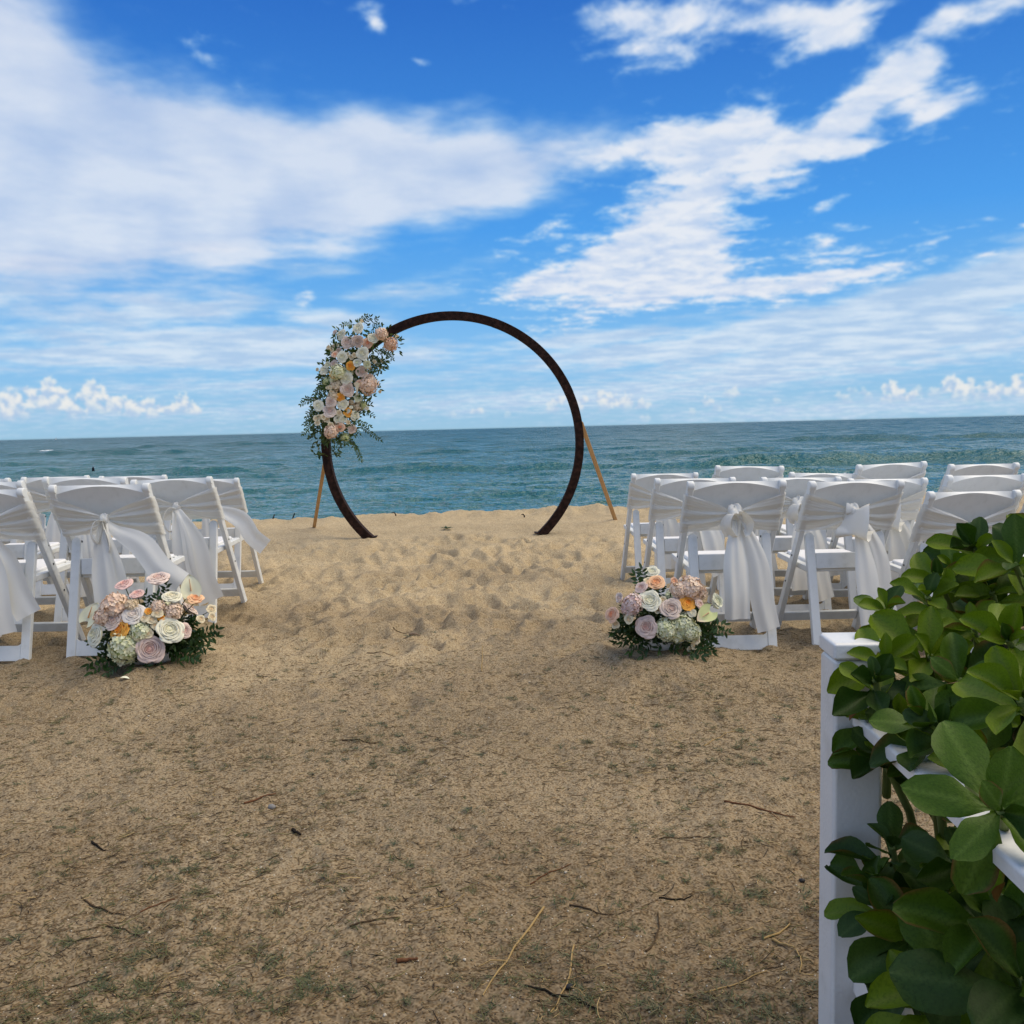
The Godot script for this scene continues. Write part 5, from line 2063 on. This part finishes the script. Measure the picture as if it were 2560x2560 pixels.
func rosette(parent: Node, c: Vector3, up: Vector3, num: int, size: float, r: RandomNumberGenerator, single: bool, where: Variant, tints: Variant) -> void:
	var spin := r.randf() * TAU
	var b := axes(up, 0.0)
	var pick := r.randi() % 4
	if single and c.y > 0.76 and r.randf() < 0.75: pick = 2  # high rosettes mostly yellow-green: the backlit glow is put into leaf colour
	for k in num:
		var t := k / float(maxi(num - 1, 1))
		var an := spin + k * 2.39996
		var out3 := b * Vector3(cos(an), 0, sin(an))
		var pitch := lerpf(1.25, 0.05, pow(t, 0.8)) + r.randf_range(-0.2, 0.2)
		var z := (out3 * cos(pitch) + up * sin(pitch)).normalized()
		var y := (up * cos(pitch) - out3 * sin(pitch)).normalized()
		var x := y.cross(z)
		var s := size * lerpf(0.45, 1.12, pow(t, 0.7)) * r.randf_range(0.88, 1.12)
		var tr := Transform3D(Basis(x, y, z).rotated(z, r.randf_range(-0.3, 0.3)).scaled(Vector3.ONE * s), c - up * 0.035 * t)
		if single:
			part("leaf", fat_leaves[(pick + 4 * (r.randi() % 6)) % 24 if r.randf() < 0.75 else r.randi() % 24], M.fat_leaf, parent, tr)
		else:
			where.append(tr)
			var j := r.randf_range(0.7, 1.15)
			tints.append(Color(j, j, j * 0.95))

# ---------------------------------------------------------------- litter on the sand

func on_sand(x: float, z: float, up := 0.0) -> Vector3:
	return Vector3(x, sand_h(x, z) + up, z)


func make_litter() -> void:
	var r := RandomNumberGenerator.new()
	r.seed = 808
	var bits := []
	for v in 3:
		var mb := MB.new()
		var bend := [0.05, 0.16, 0.28][v] as float
		mb.tube(PackedVector3Array([Vector3(-0.5, 0.0, 0), Vector3(-0.15, 0.05, bend), Vector3(0.2, 0.06, bend * 0.8), Vector3(0.5, 0.02, -bend * 0.3)]), PackedFloat32Array([0.020, 0.030, 0.028, 0.012]), 4, Color.WHITE, false)
		bits.append(mb.mesh())
	var lists := [[], [], []]
	var tints := [[], [], []]
	var tries := 0
	while lists[0].size() + lists[1].size() + lists[2].size() < 33000 and tries < 240000:
		tries += 1
		var d := exp(lerpf(log(1.25), log(7.6), pow(r.randf(), 0.8)))
		var x := r.randf_range(-0.95, 0.95) * d
		var want := 0.45 + 0.55 * smoothstep(-0.15, 0.35, n_patch.get_noise_2d(x * 0.9, -d * 0.9))
		want *= lerpf(1.0, 0.05, smoothstep(3.9, 5.6, d + 0.5 * n_dune.get_noise_2d(x * 2.0, d)))
		if r.randf() > want:
			continue
		var v := r.randi() % 3
		var len := r.randf_range(0.006, 0.030) * (1.0 if r.randf() < 0.88 else 2.4)
		var thick := lerpf(0.024, 0.040, len / 0.07)
		var b := Basis(Vector3.UP, r.randf_range(-0.9, 0.9) if r.randf() < 0.4 else r.randf() * TAU) * Basis(Vector3.BACK, r.randf_range(-0.2, 0.3))
		lists[v].append(Transform3D(b.scaled_local(Vector3(len, thick, thick)), on_sand(x, -d, 0.001)))
		var t := r.randf()
		var j := r.randf_range(0.9, 1.7)
		var col := Color(0.11, 0.075, 0.042)
		if t > 0.45: col = Color(0.16, 0.115, 0.06)
		if t > 0.72: col = Color(0.10, 0.095, 0.04)
		if t > 0.86: col = Color(0.03, 0.023, 0.018)
		if t > 0.95: col = Color(0.34, 0.25, 0.12)
		tints[v].append(Color(col.r * j, col.g * j, col.b * j))
	for v in 3:
		var o := many("dry_litter", bits[v], M.litter, lists[v], tints[v], self)
		tag(o, ["short straight bits of dry stem strewn over the sand", "slightly bent bits of dry stem strewn over the sand", "curved bits of dry stem strewn over the sand"][v], "")
	# flattened grass
	var kinds := []
	for v in 4:
		var mb := MB.new()
		for k in 16:
			var an := r.randf() * TAU
			var o := Vector3(r.randfn() * 0.25, 0, r.randfn() * 0.25)
			var len := r.randf_range(0.4, 1.2)
			var dirn := Vector3(cos(an), 0, sin(an))
			var sd := Vector3(-dirn.z, 0.3, dirn.x).normalized()
			var lift3 := r.randf_range(0.1, 0.7)
			var p := PackedVector3Array()
			for y in 4:
				var s := y / 3.0
				var w := 0.035 * (1.0 - s * 0.9)
				var c := o + dirn * len * s * 0.8 + Vector3(0, lift3 * (s - 0.55 * s * s) * len + 0.01, 0)
				p.append(c - sd * w)
				p.append(c + sd * w)
			var j := r.randf_range(0.6, 1.3)
			mb.sheet(p, 2, 4, Color(j, j * r.randf_range(0.85, 1.05), j * 0.9))
		kinds.append(mb.mesh())
	var gl := [[], [], [], []]
	var gt := [[], [], [], []]
	tries = 0
	var made := 0
	while made < 2300 and tries < 90000:
		tries += 1
		var d := exp(lerpf(log(1.25), log(6.4), pow(r.randf(), 0.85)))
		var x := r.randf_range(-0.95, 0.95) * d
		var q := n_patch.get_noise_2d(x * 1.5 + 30.0, -d * 1.5)
		var want := 0.7 * smoothstep(0.12, 0.5, q + (0.08 if d < 1.75 else 0.0)) + 0.15
		want *= lerpf(1.0, 0.0, smoothstep(4.4, 5.4, d - 0.5 * smoothstep(0.3, -1.5, x)))
		if r.randf() > want:
			continue
		made += 1
		var v := r.randi() % 4
		var s := r.randf_range(0.018, 0.045)
		gl[v].append(Transform3D(Basis(Vector3.UP, r.randf() * TAU).scaled(Vector3(s, s * 0.8, s)), on_sand(x, -d)))
		var t := r.randf()
		var col := Color(0.085, 0.10, 0.030) if t < 0.6 else (Color(0.14, 0.13, 0.045) if t < 0.85 else Color(0.19, 0.145, 0.06))
		gt[v].append(col)
	for v in 4:
		var o := many("grass", kinds[v], M.leaf, gl[v], gt[v], self)
		tag(o, "sparse creeping grass %s on the sand" % ["in loose clumps", "in flat mats", "in thin wisps", "in small tufts"][v], "")
	# shell bits and little stones
	var stone := MB.new()
	var sp := PackedVector3Array()
	for y in 5:
		var th := PI * y / 4.0
		for x in 7:
			var an := TAU * x / 7.0
			var rr := 1.0 + 0.2 * sin(an * 3.0 + th * 2.0)
			sp.append(Vector3(sin(th) * cos(an) * rr, cos(th) * 0.6, sin(th) * sin(an) * rr * 0.8))
	stone.sheet(sp, 7, 5, Color.WHITE, true, true)
	var wl := []
	var wt := []
	for k in 19000:
		var d := exp(lerpf(log(1.25), log(9.5), r.randf()))
		var x := r.randf_range(-0.95, 0.95) * d
		var s := r.randf_range(0.0010, 0.0026) * (1.0 if r.randf() < 0.98 else 1.9)
		wl.append(Transform3D(Basis(Vector3.UP, r.randf() * TAU).scaled(Vector3(s, s, s)), on_sand(x, -d, s * 0.3)))
		var t := r.randf()
		wt.append(Color(0.60, 0.53, 0.42) if t < 0.3 else (Color(0.09, 0.07, 0.05) if t < 0.75 else Color(0.36, 0.25, 0.15)))
	tag(many("shell_grit", stone.mesh(), M.litter, wl, wt, self), "shell grit and tiny stones over the whole beach", "")
	M.stone = stone.mesh()


func make_small_things() -> void:
	var r := RandomNumberGenerator.new()
	r.seed = 909
	var tone := {"brown": Color(0.085, 0.055, 0.035), "rust": Color(0.14, 0.065, 0.035), "dark": Color(0.02, 0.017, 0.015), "straw": Color(0.36, 0.25, 0.11), "grey": Color(0.20, 0.15, 0.11)}
	for s in STICKS:
		var a := on_sand(s[0], s[1])
		var b := on_sand(s[2], s[3])
		var t := thing("twig", s[6], "twig", (a + b) * 0.5, 0.0, "twigs and stems lying on the sand")
		var mb := MB.new()
		var d := b - a
		var side := d.cross(Vector3.UP).normalized()
		var pts := PackedVector3Array()
		var rad := PackedFloat32Array()
		var rr: float = s[4] * 0.75
		var bow := r.randf_range(-0.08, 0.08) * d.length()
		for k in 9:
			var q := k / 8.0
			var p: Vector3 = a.lerp(b, q) + side * (bow * sin(PI * q) + r.randf_range(-1.0, 1.0) * rr * minf(0.5, d.length() * 3.0))
			p.y = sand_h(p.x, p.z) + rr * 0.7
			pts.append(p - t.position)
			rad.append(rr * 0.62 * (1.0 - 0.45 * q) * r.randf_range(0.92, 1.08))
		if s[6].begins_with("upright"):
			for k in 9:
				pts[k].y += 0.09 * k / 8.0
		mb.tube(pts, rad, 7, tone[s[5]])
		part("stick", mb.mesh(), M.litter, t)
		if d.length() > 0.16:
			var nb := MB.new()
			var at := pts[5]
			nb.tube(PackedVector3Array([at, at + side * 0.03 * signf(bow) + d.normalized() * 0.02 + Vector3(0, 0.006, 0), at + side * 0.05 * signf(bow) + d.normalized() * 0.045]), PackedFloat32Array([rr * 0.35, rr * 0.3, rr * 0.15]), 5, tone[s[5]])
			part("side_shoot", nb.mesh(), M.litter, t)
	for s in [[0.09, -1.69, 0.009, "black pebble between the two straw stems", Color(0.012, 0.012, 0.013)], [0.68, -2.1, 0.008, "small black pebble beyond the planter post", Color(0.02, 0.018, 0.018)], [-0.74, -2.62, 0.014, "grey pebble beside the stubby driftwood", Color(0.22, 0.21, 0.2)], [-1.2, -1.55, 0.016, "pale grey stone by the grass at the sand's near edge", Color(0.3, 0.3, 0.29)]]:
		var o := part("pebble", M.stone, mat(Color(s[4]).linear_to_srgb(), 0.7), self, Transform3D(Basis(Vector3.UP, s[0] * 9.0).scaled(Vector3.ONE * s[2]), on_sand(s[0], s[1], s[2] * 0.3)))
		tag(o, s[3], "pebble")
	# fallen petal by the bowl
	var pb := MB.new()
	leaflet(pb, Vector3(-0.02, 0.004, 0), Vector3.RIGHT, Vector3(0, 0, 1), 0.042, 0.03, Color(0.8, 0.79, 0.62))
	tag(part("fallen_petal", pb.mesh(), M.petal, self, Transform3D(Basis.IDENTITY, on_sand(-1.70, -3.86, 0.004))), "single cream petal fallen on the sand below the flower bowl", "petal")
	# a little green sprig under the arch
	var t := thing("leaf_sprig", "small green leafy sprig lying on the raked sand under the arch", "sprig", on_sand(-0.69, -9.5))
	for k in 7:
		var an := TAU * k / 7.0
		var mb := MB.new()
		leaflet(mb, Vector3(0, 0.012, 0), Vector3(cos(an), 0.35, sin(an) * 0.6).normalized(), Vector3(-sin(an), 0, cos(an)), 0.07, 0.03, Color(0.05, 0.085, 0.03))
		part("leaf", mb.mesh(), M.leaf, t)
	# dark roots sticking out of the crest
	var n := 0
	for s in [[-1.43, -10.95, 0.09, "dark hooked root arching out of the sand crest within the arch"], [0.13, -10.6, 0.06, "small dark curled root on the crest beside the arch foot"], [-2.68, -11.0, 0.11, "dark root spike leaning on the crest beyond the short brace"], [-2.9, -10.95, 0.07, "short dark spike on the crest beside the flying sash"]]:
		var o := thing("root", s[3], "root", on_sand(s[0], s[1]), 0.0, "roots poking from the sand crest")
		var mb := MB.new()
		var q: float = s[2] * 0.6
		mb.tube(PackedVector3Array([Vector3(0.4, -0.2, 0) * q, Vector3(0.35, 0.5, 0) * q, Vector3(0, 0.95, 0) * q, Vector3(-0.6, 0.8, 0) * q] if n < 2 else [Vector3(0, -0.2, 0) * q, Vector3(0.15, 0.4, 0) * q, Vector3(0.45, 1.1, 0) * q, Vector3(0.5, 1.3, 0) * q]), PackedFloat32Array([0.009, 0.008, 0.007, 0.004]), 7, Color(0.03, 0.024, 0.02))
		part("shoot", mb.mesh(), M.litter, o)
		n += 1
	# far out at sea
	var f := thing("float_buoy", "small dark round float bobbing just beyond the chairs", "buoy", Vector3(-26.5, SEA + sea_h(-26.5, -57.6), -57.6))
	var fb := MB.new()
	fb.tube(PackedVector3Array([Vector3(0, -0.1, 0), Vector3(0, 0.0, 0), Vector3(0, 0.16, 0), Vector3(0, 0.26, 0)]), PackedFloat32Array([0.04, 0.08, 0.07, 0.02]), 12, Color(0.015, 0.015, 0.02))
	part("body", fb.mesh(), M.litter, f)
	var bt := thing("sailing_boat", "tiny pale sailing boat on the horizon under the heaped clouds", "boat", Vector3(-1130.0, SEA, -2267.0), 0.6)
	bt.scale = Vector3.ONE * 0.5
	var hb := MB.new()
	var o3 := PackedVector2Array()
	for p in [[-6.0, 1.6], [6.5, 1.8], [5.0, -0.3], [-5.0, -0.3]]:
		o3.append(Vector2(p[0], p[1]))
	hb.plate(o3, 3.0, 0.2, Transform3D.IDENTITY, Color(0.5, 0.5, 0.52))
	part("hull", hb.mesh(), M.litter, bt)
	var mb2 := MB.new()
	mb2.tube(PackedVector3Array([Vector3(0.6, 1.5, 0), Vector3(0.6, 14.0, 0)]), PackedFloat32Array([0.12, 0.08]), 6, Color(0.4, 0.4, 0.4))
	part("mast", mb2.mesh(), M.litter, bt)
	var sl := MB.new()
	var o4 := PackedVector2Array()
	for p in [[0.3, 2.6], [0.3, 13.5], [-4.6, 2.8]]:
		o4.append(Vector2(p[0], p[1]))
	sl.plate(o4, 0.12, 0.02, Transform3D(Basis(Vector3.UP, 0.3), Vector3.ZERO), Color(0.62, 0.62, 0.64))
	part("sail", sl.mesh(), M.litter, bt)
